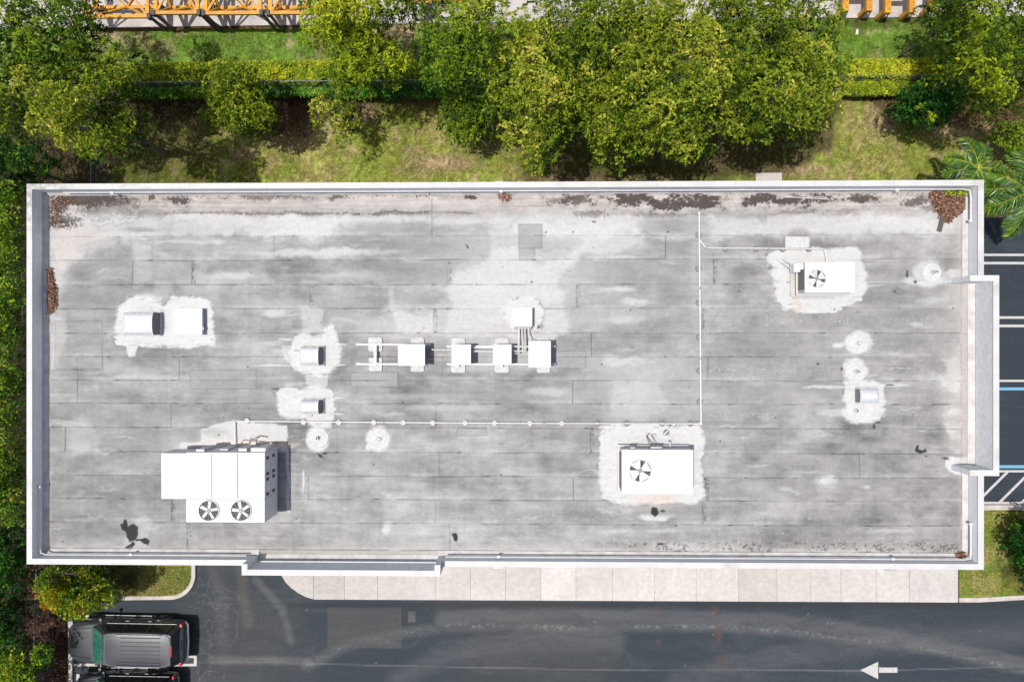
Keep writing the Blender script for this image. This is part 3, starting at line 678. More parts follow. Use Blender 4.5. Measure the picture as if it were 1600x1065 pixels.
# seams: bitumen bleed along laps
for i, sy in enumerate(seam_y):
    d = np.abs(Y-sy+(fbm(X, X*0, 1.5, seed=200+i)-.5)*.05)
    st_ = sstep(.35, .72, fbm(X, Y*0+i, .9, seed=210+i, o=4))*.8+.22
    am = st_*sstep(.026, .006, d); vis = .75 if i > 0 else .4
    c = lerp(c, black*1.9, (am*vis).clip(0, .9)); rel = rel+.005*sstep(0, .02, Y-sy)*np.exp(-np.clip((Y-sy), 0, 9)/.3)
    dk = fbm(X, Y*0+i, .35, seed=230+i, o=2)
    c = lerp(c, black, (.8*sstep(.72, .82, dk)*sstep(.04, .015, d)).clip(0, .9)*(vis))
    c = lerp(c, pale*1.2, (.22*sstep(.12, .03, np.abs(Y-sy-.07))*sstep(.45, .7, fbm(X, Y*0, 1.2, seed=250+i))))
for r_, js in joints.items():
    y_hi = seam_px[r_-1] if r_ > 0 else 340
    for j in js:
        m = (row == r_) & (np.abs(px-j) < 9)
        if not m.any(): continue
        wv = (fbm(X[m]*0, Y[m], .25, seed=int(j))-.5)*3
        d = np.abs(px[m]-j+wv*.4); dark = rng.uniform(.2, .6)*(.4+1.2*fbm(X[m], Y[m], .3, seed=int(j)+5, o=2))
        am = dark*sstep(1.2, .4, d)
        if j in (300,484,901,1098,1115,268,923,1103,700,678,292): am = np.maximum(am, .55*sstep(5, 1, np.abs(px[m]-j-2.2))*sstep(.5, .68, vnoise(px[m]/1.6, py[m]/3.0, int(j))))
        c[m] = lerp(c[m], black*1.6, am.clip(0, .9))
# white reflective coating round the penetrations
coatp([(184,476),(196,468),(212,463),(235,462),(252,468),(258,478),(262,470),(270,462),(290,465),(310,461),(328,470),(335,490),(334,512),(333,535),(322,540),(262,543),(200,545),(181,540),(180,500)], .96)
coatp([(195,540),(215,540),(212,556),(203,558)], .8); coatp([(290,470),(312,462),(330,480),(335,540),(260,543),(262,470)], .6)
coatp([(457,528),(468,520),(500,524),(505,510),(520,506),(526,525),(533,548),(530,570),(518,582),(500,588),(470,584),(456,575),(455,550)], .95)
coatp([(478,584),(512,584),(512,605),(478,602)], .5); coatp([(440,540),(460,536),(462,580),(446,560)], .5)
coatp([(430,612),(446,603),(470,608),(500,604),(520,608),(524,640),(522,655),(512,668),(490,666),(478,656),(444,652),(434,640)], .95)
for (x0, x1, yy) in [(520,538,622),(522,536,647),(520,540,538),(525,540,570),(436,460,530),(400,455,571)]: coat((x0+x1)/2, yy, (x1-x0)/2, 1.3, .8, white, .3, .3)
coat(496.5, 684.5, 18, 19, .97, white, .06, .18); coat(591.5, 686, 18.5, 19, .97, white, .06, .18)
coat(577, 697, 4, 6, .9)
coatp([(786,478),(798,468),(820,463),(843,469),(848,485),(846,505),(842,514),(826,518),(800,515),(790,505)], .96, rough=.25)
coatp([(700,520),(870,520),(870,580),(700,580)], .35, white, 6)
coatp([(940,668),(965,662),(1095,662),(1099,690),(1097,772),(1088,784),(1060,786),(1000,786),(952,784),(939,775),(936,720)], .95)
coatp([(1000,802),(1020,806),(1042,806),(1040,812),(1005,811)], .6)
coatp([(1202,396),(1225,384),(1290,388),(1335,384),(1350,395),(1345,410),(1354,432),(1356,450),(1345,468),(1318,480),(1290,490),(1255,492),(1228,486),(1212,468),(1203,430)], .9, rough=.5)
coat(1340, 536, 21, 17, .95, white, .08, .25); coat(1312, 538, 10, 4, .8); coat(1337, 577, 19.5, 19, .95, white, .08, .25)
coatp([(1318,590),(1345,592),(1372,598),(1382,602),(1382,640),(1374,655),(1362,662),(1336,658),(1322,645),(1316,625)], .95)
coat(1337, 643, 22, 17, .9, white, .1, .4); coat(1395, 603, 28, 3, .6); coat(1290, 604, 30, 2.5, .6); coat(1300, 645, 25, 6, .4)
coat(1452, 427, 23, 21, .72, white*.95, .2, .6); coat(1425, 440, 16, 5, .6); coat(1500, 430, 16, 7, .6)
coatp([(1478,715),(1490,712),(1520,714),(1522,738),(1500,742),(1484,738),(1476,726)], .85)
coatp([(282,700),(284,690),(310,690),(312,672),(330,664),(365,655),(450,662),(452,700),(450,705)], .85, white*.98, 2, .6)
coat(400, 694, 60, 5, .6, (.78,.66,.55), .6, .8); coat(330, 676, 25, 7, .5, grey, .6)
coatp([(990,772),(1058,772),(1056,786),(992,784)], .5, (.52,.45,.40), 3, .6)
coatp([(448,700),(452,700),(453,800),(448,802)], .7, white, .8, .2); coat(474, 752, 1.6, 18, .8, white, .2, .1); coat(262, 0, 1, 1, 0)
coat(592, 602, 10, 2, .0)
# rust / dirt inside coatings
for (cx, cy, rx, ry, am) in [(440,690,14,4,.5),(1025,778,26,4,.2),(1242,455,4,30,.35)]: coat(cx, cy, rx, ry, am, (.55,.36,.24), .6, .8)
for k in range(26):
    q = [(258,500,80,45),(490,560,40,70),(1337,600,40,70),(1018,680,80,20),(1280,470,70,22)][k%5]
    coat(q[0]+rng.uniform(-q[2], q[2]), q[1]+rng.uniform(-q[3], q[3]), rng.uniform(1.2, 4), rng.uniform(.7, 1.5), .5, grey*.5, .3, .6)
# rings brushed into the round flashings
for (cx, cy, rr) in [(496.5,684.5,12),(591.5,686,12.5),(1340,536,12),(1337,577,12),(1452,427,13),(1337,643,14)]:
    d = np.abs(np.hypot(px-cx, py-cy)-rr); c = lerp(c, grey*1.25, .3*sstep(1.5, .3, d)*sstep(.35, .6, iso))
# tar
coatp([(190,855),(205,852),(240,856),(230,848),(236,812),(220,806),(210,812)], .45, white*.8, 4, .8)
for pl in [[(197,812),(199,822),(207,819),(214,823),(216,834),(212,842),(204,846),(198,838),(196,830),(190,826),(188,820),(192,818),(193,813)],[(205,848),(209,844),(212,850),(207,857),(200,857),(194,853)],[(212,840),(222,840),(228,838),(236,842),(234,849),(226,848),(220,843),(213,844)],
           [(1431,697),(1435,695),(1436,702),(1441,704),(1445,701),(1446,706),(1438,709),(1428,706)],[(1018,790),(1027,790),(1028,800),(1022,806),(1016,800)],[(497,706),(503,708),(506,714),(500,713)],[(705,833),(713,832),(716,838),(714,845),(709,843)],
           [(727,380),(731,385),(729,388)],[(842,507),(846,513),(841,514)]]:
    coatp(pl, .96, black, .8, .35)
for (cx, cy, rx, ry) in [(1426,0,0,0),(508,707,4,1.5),(1478,716,6,1.8),(1430,440,3,3),(1418,428,2,7),(1503,410,3,6),(1372,660,5,1.5),(1316,576,2,3),(1366,666,2,4),(430,607,6,1.2),(1032,850,6,2),(1390,602,8,1.3),(1035,797,4,2),(1278,568,2.5,1.6),(1330,535,3,1.5),(1352,540,2,7),(895,362,1.5,1.5),(928,346,2.5,1.5),(1045,362,2,1.5),(984,485,1.5,1),(1397,455,2,1.2),(854,362,1.5,1.5)]:
    if rx: coat(cx, cy, rx, ry, .85, black, .25, .25)
for k in range(60):
    coat_ = (rng.uniform(80, 1500), rng.uniform(345, 858)); r_ = rng.uniform(.5, 1.4)
    m = np.hypot(px-coat_[0], py-coat_[1]) < r_; c[m] = black*2.2
for yy in (810, 832, 648, 577, 500, 865-20):                 # daubs over the fasteners
    for k in range(75):
        cx = rng.uniform(690 if yy > 790 else 1100, 1500); cy = yy+rng.normal(0, 3); m = np.hypot(px-cx, py-cy) < rng.uniform(.6, 1.2); c[m] = lerp(c[m], white, np.full(m.sum(), .38))
# speckled grime along the south edge
sp = sstep(838, 852, py)*sstep(900, 1000, px)*sstep(.62, .8, speck*.5+sm*.5+iso*.2)
c = lerp(c, brown, (.7*sp).clip(0, 1)); sp2 = sstep(.8, .93, speck)*.25*sstep(.5, .6, iso); c = lerp(c, grey*.6, sp2)
# weathered edges near the walls
edge = np.minimum(X-XLi, np.minimum(XRi-X, Y-YBi)); e2 = sstep(.32, .16, edge+(sm-.5)*.15)
c = lerp(c, tanc*1.05, .5*e2); c = lerp(c, black*2, .6*np.exp(-((edge-.20)/.018)**2)*sstep(.3, .55, iso))
er = sstep(1480, 1505, px+(iso-.5)*30)*sstep(715, 700, py); c = lerp(c, tanc*.95, .4*er)
wl = sstep(.5, .58, c.mean(1)); c *= (1-wl*((iso-.5)*-.35+(sm-.5)*-.35+.02))[:, None]
c = np.clip(c*(.95+.10*speck)[:, None], .02, .70)
V[:, 2] += rel-.008
M['roof'] = attr_mat('roof_membrane', .85, [5, 24, 90], [.06, .10, .12], .4, 60, .25, .01)
fast_mesh('roof_membrane', V-np.array([BL]), F, M['roof'], bld, cols=c, smooth=True)
rb = MB(); rb.box(XLi-.05, XRi+.3, YBi-.2, YTi+.05, ZR-.30, ZR-.06); rb.build('roof_slab', M['stucco'], bld, local=BL)

# ------------------------------------------------------------------ rooftop equipment
def fan(parent, x, y, z, r, style, loc, ang=0):
    "collar, guard and blades let into a unit's lid"
    f = MB(); 
    vs = []; n = 36
    prof = [(r+.035, 0), (r+.035, .03), (r+.012, .055), (r, .055), (r-.004, -.0)]
    m = len(prof)
    for rr, zz in prof:
        for k in range(n): a = 2*math.pi*k/n; vs.append((x+rr*math.cos(a), y+rr*math.sin(a), z+zz))
    fs = [(i*n+k, i*n+(k+1)%n, (i+1)*n+(k+1)%n, (i+1)*n+k) for i in range(m-1) for k in range(n)]
    f.add(vs, fs); fo = f.build('fan', M['white_metal'], parent, smooth=True, local=loc)
    d = MB(); d.cyl((x, y, z-.0), r-.003, .004, 36); o = d.build('fan_well', M['dark'], None, local=loc); o.parent = fo
    nb_, span = (5, .36) if style == 'star' else (4, .95)
    for k in range(nb_):
        a0 = ang+2*math.pi*k/nb_; b = MB(); r0, r1 = r*.2, r*.93
        if style == 'star': w0, w1 = .26*r, .30*r
        else: w0, w1 = .30*r, 1.05*r
        ca, sa = math.cos(a0), math.sin(a0)
        pts = []
        for (rr, ww, zz) in [(r0, -w0/2, .022), (r0, w0/2, .030), (r1*.96, w1/2, .034), (r1, 0, .028), (r1*.96, -w1/2, .014)]:
            pts.append((x+rr*ca-ww*sa, y+rr*sa+ww*ca, z+zz))
        n_ = len(pts); b.add(pts+[(p[0], p[1], p[2]-.004) for p in pts], [tuple(range(n_)), tuple(range(2*n_-1, n_-1, -1))]+[(i, n_+i, n_+(i+1)%n_, (i+1)%n_) for i in range(n_)])
        o = b.build('fan_blade', M['white_metal'] if style == 'star' else M['alu'], None, local=loc); o.parent = fo
    h = MB(); h.lathe([(r*.2, .012), (r*.2, .040), (r*.14, .050)], (x, y, z), 20); o = h.build('fan_hub', M['puck'], None, local=loc); o.parent = fo
    gd = MB()
    for q in (.35, .6, .82): gd.tube([(x+r*q*math.cos(t), y+r*q*math.sin(t), z+.056) for t in np.linspace(0, 2*math.pi, 25)], .0022, 4, cap=False)
    for k in range(8): a = math.pi*k/8; gd.bar((x-r*math.cos(a), y-r*math.sin(a), z+.058), (x+r*math.cos(a), y+r*math.sin(a), z+.058), .004, .004)
    o = gd.build('fan_guard', M['grey_metal'], None, local=loc); o.parent = fo
    return fo
def corners(x0, y0, x1, y1, z): a = P(x0, y0, z); b = P(x1, y1, z); return a[0], b[0], b[1], a[1]

# big packaged unit
ZT = ZR+1.9
x0, x1, y0, y1 = corners(290.5, 706.5, 413.5, 816, ZT); xh = P(252, 740, ZT)[0]; yh = P(252, 779, ZT)[1]
L = ((x0+x1)/2, (y0+y1)/2, ZR)
u = thing('rooftop_air_conditioner', 'largest white rooftop air conditioner with two fans side by side and a stepped cabinet', 'air conditioner', L, 0)
b = MB(); b.box(x0, x1, yh, y1, ZR+.36, ZT); b.box(x0, x1, y0, yh-.006, ZR+.36, ZT-.004); b.build('cabinet', M['white_metal'], u, bevel=.012, local=L)
b = MB(); b.box(xh, x0-.006, yh, y1-.03, ZR+.75, ZT); b.build('intake_hood', M['white_metal'], u, bevel=.012, local=L)
b = MB(); b.box(x0+.12, x1-.10, y0+.15, y1-.1, ZR, ZR+.36); b.build('roof_curb', M['white_coat'], u, local=L)
for xx in (331, 371):
    q = P(xx, 740, ZT)[0]; b = MB(); b.box(q-.017, q+.017, yh+.03, y1-.03, ZT-.002, ZT+.010); b.build('lid_seam', M['puck'], u, local=L)
H_ = y1-yh
for k, (fz, fy) in enumerate([(z_, f_) for f_ in (.10, .44, .56, .88) for z_ in (.52, 1.22)]):
    b = MB(); yy = y1-H_*fy-.06; zz = ZR+.36+fz; b.box(x1, x1+.035, yy-.055, yy+.055, zz-.1, zz+.1); b.build('door_latch', M['black_metal'], u, bevel=.008, local=L)
for fy in (.0, .5, 1.0):
    b = MB(); yy = y1-H_*fy; yy = min(max(yy, yh), y1-.02); b.box(x1, x1+.012, yy-.012, yy+.012, ZR+.4, ZT-.06); b.build('side_seam', M['panel_grey'], u, local=L)
b = MB(); b.box(x1, x1+.01, yh+.02, y1-.02, ZR+1.2, ZR+1.22); b.build('side_seam', M['panel_grey'], u, local=L)
for cx in (326.5, 377): q = P(cx, 797, ZT); fan(u, q[0], q[1], ZT, 15.6/scale_at(ZT), 'star', L, ang=.2 if cx < 350 else .55)
b = MB()
for (a, d_, h_) in [(x0+.3, .10, 1.2), (x0+1.1, .07, .9), (x0+1.9, .12, 1.1), (x0+2.6, .16, .8)]:
    b = MB(); b.box(a, a+.32, y1, y1+d_, ZR+.5, ZR+.5+h_); b.build('service_box', M['panel_grey'], u, bevel=.01, local=L)
b = MB(); b.box(x0+.05, x1-.7, y1, y1+.03, ZR+.36, ZR+.44); b.build('base_rail', M['panel_grey'], u, bevel=.01, local=L)
b = MB(); b.box(x1-.62, x1-.05, y1, y1+.14, ZR+1.15, ZR+1.65); b.build('electrical_panel', M['white_metal'], u, bevel=.01, local=L)
b = MB(); zz = ZR+.35
b.tube([(x0+1.9, y1+.05, zz+.3), (x0+1.95, y1+.25, zz+.1), (x0+2.2, y1+.42, zz-.25), (x0+2.5, y1+.38, zz-.3)], .02, 8); b.build('hose', M['copper'], u, smooth=True, local=L)
b = MB(); b.tube([(x0+1.6, y1+.05, zz+.5), (x0+1.7, y1+.3, zz+.1), (x0+2.1, y1+.2, zz-.28), (x0+2.9, y1+.15, zz-.3)], .016, 8); b.build('hose', M['copper'], u, smooth=True, local=L)

def small_unit(label, cx0, cy0, cx1, cy1, h, fanpx, fr, coil_side, L=None):
    ZT = ZR+h; x0, x1, y0, y1 = corners(cx0, cy0, cx1, cy1, ZT); L = ((x0+x1)/2, (y0+y1)/2, ZR)
    u = thing('rooftop_air_conditioner', label, 'air conditioner', L)
    b = MB(); b.box(x0+.02, x1-.02, y0+.02, y1-.02, ZR+.30, ZT-.03); b.build('cabinet', M['panel_grey'], u, bevel=.01, local=L)
    b = MB(); b.box(x0, x1, y0, y1, ZT-.03, ZT); b.build('lid', M['white_metal'], u, bevel=.01, local=L)
    b = MB(); xm_ = x0+(x1-x0)*.50; b.box(xm_-.008, xm_+.008, y0+.02, y1-.02, ZT-.002, ZT+.006); b.build('lid_seam', M['panel_grey'], u, local=L)
    for k in range(7):
        b = MB(); yy = y0+(y1-y0)*(.2+.1*k); b.box(xm_+(x1-xm_)*.22, xm_+(x1-xm_)*.86, yy-.008, yy+.008, ZT-.002, ZT+.007); b.build('lid_rib', M['panel_rib'], u, local=L)
    b = MB()
    for z_ in (ZR+.22,): b.box(x0-.05, x1+.0, y0-.04, y0+.04, z_, z_+.08); b.box(x0-.05, x1, y1-.04, y1+.06, z_, z_+.08); b.box(x0-.06, x0+.02, y0+.04, y1-.04, z_, z_+.08)
    b.build('base_rail', M['panel_grey'], u, bevel=.005, local=L)
    b = MB(); b.box(x0+.06, x1-.06, y0+.06, y1-.06, ZR, ZR+.30); b.build('roof_curb', M['white_coat'], u, local=L)
    b = MB(); b.box(x0+.02, x0-.004, y0+.14, y1-.18, ZR+.36, ZT-.08); b.build('coil', M['coil'], u, local=L)
    q = P(*fanpx, ZT); fan(u, q[0], q[1], ZT, fr/scale_at(ZT), 'wide', L, ang=.5)
    return u, (x0, x1, y0, y1, ZT, L)
u2, g2 = small_unit('white single-fan rooftop air conditioner standing where the two long pipes meet', 971.5, 702, 1083.5, 771.5, 1.22, (1000,735), 16.5, 'w')
u3, g3 = small_unit('smallest white rooftop air conditioner, single fan, beside the low white pad', 1257.5, 409, 1336, 457.5, 1.12, (1276,435.5), 13, 'w')
x0, x1, y0, y1, ZT, L = g2
b = MB(); b.box(x1-.30, x1+.06, y0+.14, y1-.33, ZR+.25, ZR+.55); b.build('side_ledge', M['panel_grey'], u2, bevel=.01, local=L)
b = MB(); b.box(x1-.1, x1+.055, y1-.33, y1-.27, ZR+.25, ZR+.58); b.build('side_vent', M['coil'], u2, local=L)
b = MB(); b.tube([(x0+1.25, y1+.01, ZR+.8), (x0+1.15, y1+.18, ZR+.5), (x0+1.1, y1+.4, ZR+.15), (x0+1.25, y1+.5, ZR+.03)], .022, 8); b.build('refrigerant_hose', M['copper'], u2, smooth=True, local=L)
b = MB(); b.tube([(x0+1.4, y1+.01, ZR+.7), (x0+1.38, y1+.2, ZR+.4), (x0+1.3, y1+.45, ZR+.05)], .014, 8); b.build('refrigerant_hose', M['copper'], u2, smooth=True, local=L)
b = MB(); b.box(x0+.35, x0+.55, y1-.02, y1+.06, ZR+.5, ZR+1.0); b.build('service_box', M['grey_metal'], u2, bevel=.01, local=L)
b = MB(); b.box(x0+1.15, x0+1.6, y1-.02, y1+.07, ZR+.45, ZR+.95); b.build('service_box', M['grey_metal'], u2, bevel=.01, local=L)
b = MB(); b.tube([(x0+1.98, y1+.0, ZR+.5), (x0+1.98, y1+.18, ZR+.5), (x0+1.98, y1+.20, ZR+.1)], .02, 8); b.build('drain_pipe', M['white_pvc'], u2, smooth=True, local=L)
x0, x1, y0, y1, ZT, L = g3
b = MB(); b.tube([(x0-.14, y1-.15, ZR+.12), (x0-.2, y0+.55, ZR+.12), (x0-.2, y0-.02, ZR+.12), (x0-.08, y0-.12, ZR+.12), (x0+1.5, y0-.13, ZR+.12)], .03, 8); b.build('drain_pipe', M['panel_grey'], u3, smooth=True, local=L)
b = MB(); b.box(x0-.28, x0-.04, y1-.36, y1-.02, ZR+.2, ZR+.75); b.build('service_box', M['alu'], u3, bevel=.015, local=L)
b = MB(); b.box(x0-.10, x0+.0, y1-.28, y1-.05, ZR+.25, ZR+1.0); b.build('service_box', M['alu'], u3, bevel=.015, local=L)
b = MB(); b.tube([(x0-.2, y1-.1, ZR+.5), (x0-.35, y1+.05, ZR+.3), (x0-.55, y1+.22, ZR+.05)], .025, 8); b.build('refrigerant_hose', M['alu'], u3, smooth=True, local=L)
b = MB(); b.tube([(x0-.3, y1-.2, ZR+.4), (x0-.5, y1+.0, ZR+.2), (x0-.72, y1+.18, ZR+.03)], .018, 8); b.build('refrigerant_hose', M['alu'], u3, smooth=True, local=L)
b = MB(); b.tube([(x0-.2, y1-.7, ZR+.12), (x0-.36, y1-.7, ZR+.12)], .028, 8); b.build('drain_stub', M['grey_metal'], u3, smooth=True, local=L)

# barrel shaped exhaust hoods
def hood(label, cx0, cy0, cx1, cy1, mouth, h, prot, ribs):
    z1 = ZR+h; x0, x1, y0, y1 = corners(cx0, cy0, cx1, cy1, z1); L = ((x0+x1)/2, (y0+y1)/2, ZR)
    o = thing('exhaust_hood', label, 'roof vent', L)
    wy = y1-y0; rz = min(.20, h*.45); n = 16; ns = 2+ribs*6
    b = MB(); vs = []; fs = []
    for i in range(ns+1):
        t = i/ns; x = x0+(x1-x0)*t; sw = 1.0
        if ribs:
            ph = (t*(ribs+1)) % 1.0; sw = 1+.035*math.exp(-((ph-0)/.10)**2)+.035*math.exp(-((ph-1)/.10)**2)
        # closed rear end rounds over
        e = t if mouth > 0 else 1-t; cl = min(1, .55+e*5) if e < .09 else 1
        for k in range(n+1):
            a = math.pi*k/n; vs.append((x, (y0+y1)/2-wy/2*math.cos(a)*sw, z1-rz+rz*math.sin(a)**.8*sw*cl))
        vs.append((x, y1, ZR+.12)); vs.append((x, y0, ZR+.12))
    m = n+3
    for i in range(ns):
        for k in range(n+1+1):
            a_, b_ = i*m+k, i*m+k+1; fs.append((a_, b_, b_+m, a_+m))
        fs.append((i*m+m-1, i*m, (i+1)*m, (i+1)*m+m-1))
    rear = 0 if mouth > 0 else ns
    fs.append(tuple(rear*m+k for k in range(m)))
    b.add(vs, fs); q = b.build('hood_shell', M['alu'], o, local=L, smooth=True)
    xm = x1 if mouth > 0 else x0; s = mouth
    b = MB(); pts = [((y0+y1)/2-wy/2*.93*math.cos(math.pi*k/n), z1-rz+rz*.85*math.sin(math.pi*k/n)) for k in range(n+1)]
    b.add([(xm-s*.012, yy, zz) for yy, zz in pts]+[(xm+s*prot, y1-.02, ZR+.13), (xm+s*prot, y0+.02, ZR+.13)], [tuple(range(n+3))])
    b.build('mouth_screen', M['coil'], o, local=L)
    b = MB()
    rim = [((y0+y1)/2-wy/2*1.02*math.cos(math.pi*k/n), z1-rz+rz*1.02*math.sin(math.pi*k/n)**.8) for k in range(n+1)]
    b.tube([(xm+s*prot, y0, ZR+.13)]+[(xm, yy, zz) for yy, zz in rim]+[(xm+s*prot, y1, ZR+.13)], .016, 6)
    b.build('rim', M['white_metal'], o, local=L, smooth=True)
    b = MB(); b.box(x0-.03, x1+.03+(prot if s > 0 else 0), y0-.05, y1+.05, ZR, ZR+.12)
    b.build('roof_curb', M['white_coat'], o, bevel=.02, local=L)
    return o
hood('largest ribbed aluminium exhaust hood, beside the square roof hatch', 190.5, 488, 237, 522.5, 1, .72, .05, 3)
hood('aluminium exhaust hood level with the condenser racks, just west of them', 467, 542, 496.5, 570, 1, .62, .10, 1)
hood('low aluminium exhaust hood just north of the long horizontal pipe', 468, 625.5, 496.5, 646.5, 1, .60, .10, 1)
hood('small aluminium exhaust hood opening to the west, near the east wall', 1345, 607.5, 1375, 629.5, -1, .42, .08, 1)

# roof hatch
x0, x1, y0, y1 = corners(270.5, 481.5, 316, 523, ZR+.32); L = ((x0+x1)/2, (y0+y1)/2, ZR)
o = thing('roof_hatch', 'square flat white roof hatch beside the largest exhaust hood', 'roof hatch', L)
b = MB(); b.box(x0+.05, x1-.05, y0+.05, y1-.05, ZR, ZR+.24); b.build('hatch_curb', M['panel_grey'], o, local=L)
b = MB(); b.box(x0, x1, y0, y1, ZR+.24, ZR+.32); b.build('hatch_lid', M['white_metal'], o, bevel=.02, local=L)
b = MB(); b.box(x1-.02, x1+.03, y0+.2, y0+.32, ZR+.22, ZR+.28); b.build('handle', M['grey_metal'], o, local=L)
# pipe box with lines to the condensers
x0, x1, y0, y1 = corners(803, 481.5, 830.5, 514, ZR+.42); L = ((x0+x1)/2, (y0+y1)/2, ZR)
o = thing('pipe_penetration_box', 'white metal pipe box north of the condenser racks with lines leaving it southwards', 'roof box', L)
b = MB(); b.box(x0, x1, y0+.12, y1, ZR, ZR+.40); b.add([(x0,y0,ZR+.15),(x1,y0,ZR+.15),(x1,y0+.12,ZR+.40),(x0,y0+.12,ZR+.40),(x0,y0+.12,ZR),(x1,y0+.12,ZR),(x0,y0,ZR),(x1,y0,ZR)],[(0,1,2,3),(6,7,1,0),(6,0,3,4),(7,5,2,1)])
b.build('box_body', M['white_metal'], o, bevel=.01, local=L)
b = MB(); b.box(x0-.03, x1+.03, y0+.10, y1+.03, ZR+.40, ZR+.43); b.build('box_lid', M['white_metal'], o, bevel=.008, local=L)
for k, xx in enumerate((811, 815.5, 820.5, 826)):
    a = P(xx, 512, ZR+.2); e = P(xx+(-1, 1, 0, 2)[k], 545+(4, 6, 3, -14)[k], ZR+.3)
    b = MB(); b.tube([(a[0], a[1], ZR+.25), (a[0], a[1]-.25, ZR+.30), (e[0], e[1]+.1, ZR+.42), (e[0], e[1], ZR+.42)], .022 if k % 2 else .033, 8)
    b.build('refrigerant_line', M['white_pvc'] if k != 2 else M['panel_grey'], o, smooth=True, local=L)

# split condensers on rails
def rack(label, xa, xb, ys_, pads, crosses, L):
    o = thing('equipment_rack', label, 'equipment rack', L); zr = ZR+.34
    for y_ in ys_:
        a = P(xa, y_, zr); e = P(xb, y_, zr); b = MB(); b.box(a[0], e[0], a[1]-.035, a[1]+.035, zr-.07, zr); b.build('rail', M['white_metal'], o, bevel=.005, local=L)
    for (x_, y_, w_) in pads:
        a = P(x_, y_, ZR+.08); b = MB(); hw = w_/2; pts = []
        for (sx, sy) in ((1,1),(-1,1),(-1,-1),(1,-1)):
            for t in range(5):
                an = {(1,1):0,(-1,1):90,(-1,-1):180,(1,-1):270}[(sx, sy)]+t*22.5; pts.append((a[0]+sx*(hw-.08)+.08*math.cos(R(an)), a[1]+sy*(hw-.08)+.08*math.sin(R(an))))
        b.prism(pts, ZR, ZR+.07); b.build('foot_pad', M['white_coat'], o, bevel=.01, local=L)
        b = MB(); b.box(a[0]-.05, a[0]+.05, a[1]-.05, a[1]+.05, ZR+.07, zr-.07); b.build('post', M['white_metal'], o, local=L)
    for (x_, ya, yb__) in crosses:
        a = P(x_, ya, zr); e = P(x_, yb__, zr); b = MB(); b.box(a[0]-.05, a[0]+.05, e[1]+.035, a[1]-.035, zr-.09, zr-.01); b.build('cross_member', M['white_metal'], o, local=L)
    return o
l1 = (*P(615, 553, ZR), ZR); l2 = (*P(780, 553, ZR), ZR)
rack('white steel rack on four pads carrying the single western condenser', 556, 673, (538, 568.5), [(586,538,.56),(586.5,569,.54),(652,538,.54),(652,570,.54)], [(586,538,568),(652,538,568)], l1)
rack('longer white steel rack on six pads carrying three condensers', 698, 868, (541, 568.5), [(716,539,.56),(716,571,.56),(784,539,.56),(784,571,.56),(849,539,.56),(849,572,.52)], [(716,541,568),(784,541,568),(849,541,568)], l2)
def condenser(label, a0, b0, a1, b1, h):
    ZT = ZR+.35+h; x0, x1, y0, y1 = corners(a0, b0, a1, b1, ZT); L = ((x0+x1)/2, (y0+y1)/2, ZR+.341)
    o = thing('condenser_unit', label, 'air conditioner', L, group='split condensers on the two racks')
    b = MB(); b.box(x0+.015, x1-.015, y0+.015, y1-.015, ZR+.341, ZT-.05); b.build('cabinet', M['coil'], o, bevel=.02, local=L)
    for (xa, ya) in ((x0,y0),(x1-.07,y0),(x0,y1-.07),(x1-.07,y1-.07)):
        b = MB(); b.box(xa, xa+.07, ya, ya+.07, ZR+.342, ZT-.05); b.build('corner_post', M['white_metal'], o, local=L)
    b = MB(); b.box(x0-.01, x1+.01, y0-.01, y1+.01, ZT-.05, ZT); b.build('lid', M['white_metal'], o, bevel=.02, local=L)
    cx, cy = (x0+x1)/2, (y0+y1)/2; r = min(x1-x0, y1-y0)*.40; g = MB()
    for q in np.linspace(.25, 1, 7): g.tube([(cx+r*q*math.cos(t), cy+r*q*math.sin(t), ZT+.004) for t in np.linspace(0, 2*math.pi, 25)], .004, 4, cap=False)
    g.build('top_grille', M['white_metal'], o, local=L)
    return o
condenser('white condenser alone on the western rack', 622, 537.5, 663.5, 571, .70)
condenser('white condenser at the west end of the longer rack', 706, 538, 735.5, 569, .62)
condenser('white condenser in the middle of the longer rack, below the pipe box', 770.5, 538, 799, 569, .62)
condenser('tallest white condenser, at the east end of the longer rack', 826, 532.5, 860.5, 573.5, .75)
ln = thing('refrigerant_pipework', 'bundle of white refrigerant lines running between the condensers', 'pipework', (*P(750, 555, ZR), ZR)); LL = tuple(ln.location)
for k, (xa, xb, yy, zz, m_) in enumerate([(674,706,546,.25,'white_pvc'),(735,771,543,.5,'white_pvc'),(735,771,549,.5,'white_pvc'),(735,771,546,.42,'grey_metal'),(799,826,541,.5,'white_pvc'),(799,822,548,.5,'white_pvc'),(799,812,551,.4,'panel_grey')]):
    a = P(xa, yy, ZR+zz); e = P(xb, yy, ZR+zz); b = MB(); md = ((a[0]+e[0])/2, a[1]+random.uniform(-.03, .03), ZR+zz-.03)
    b.tube([(a[0], a[1], ZR+zz), md, (e[0], e[1], ZR+zz)], .028, 8); b.build('refrigerant_line', M[m_], ln, smooth=True, local=LL)

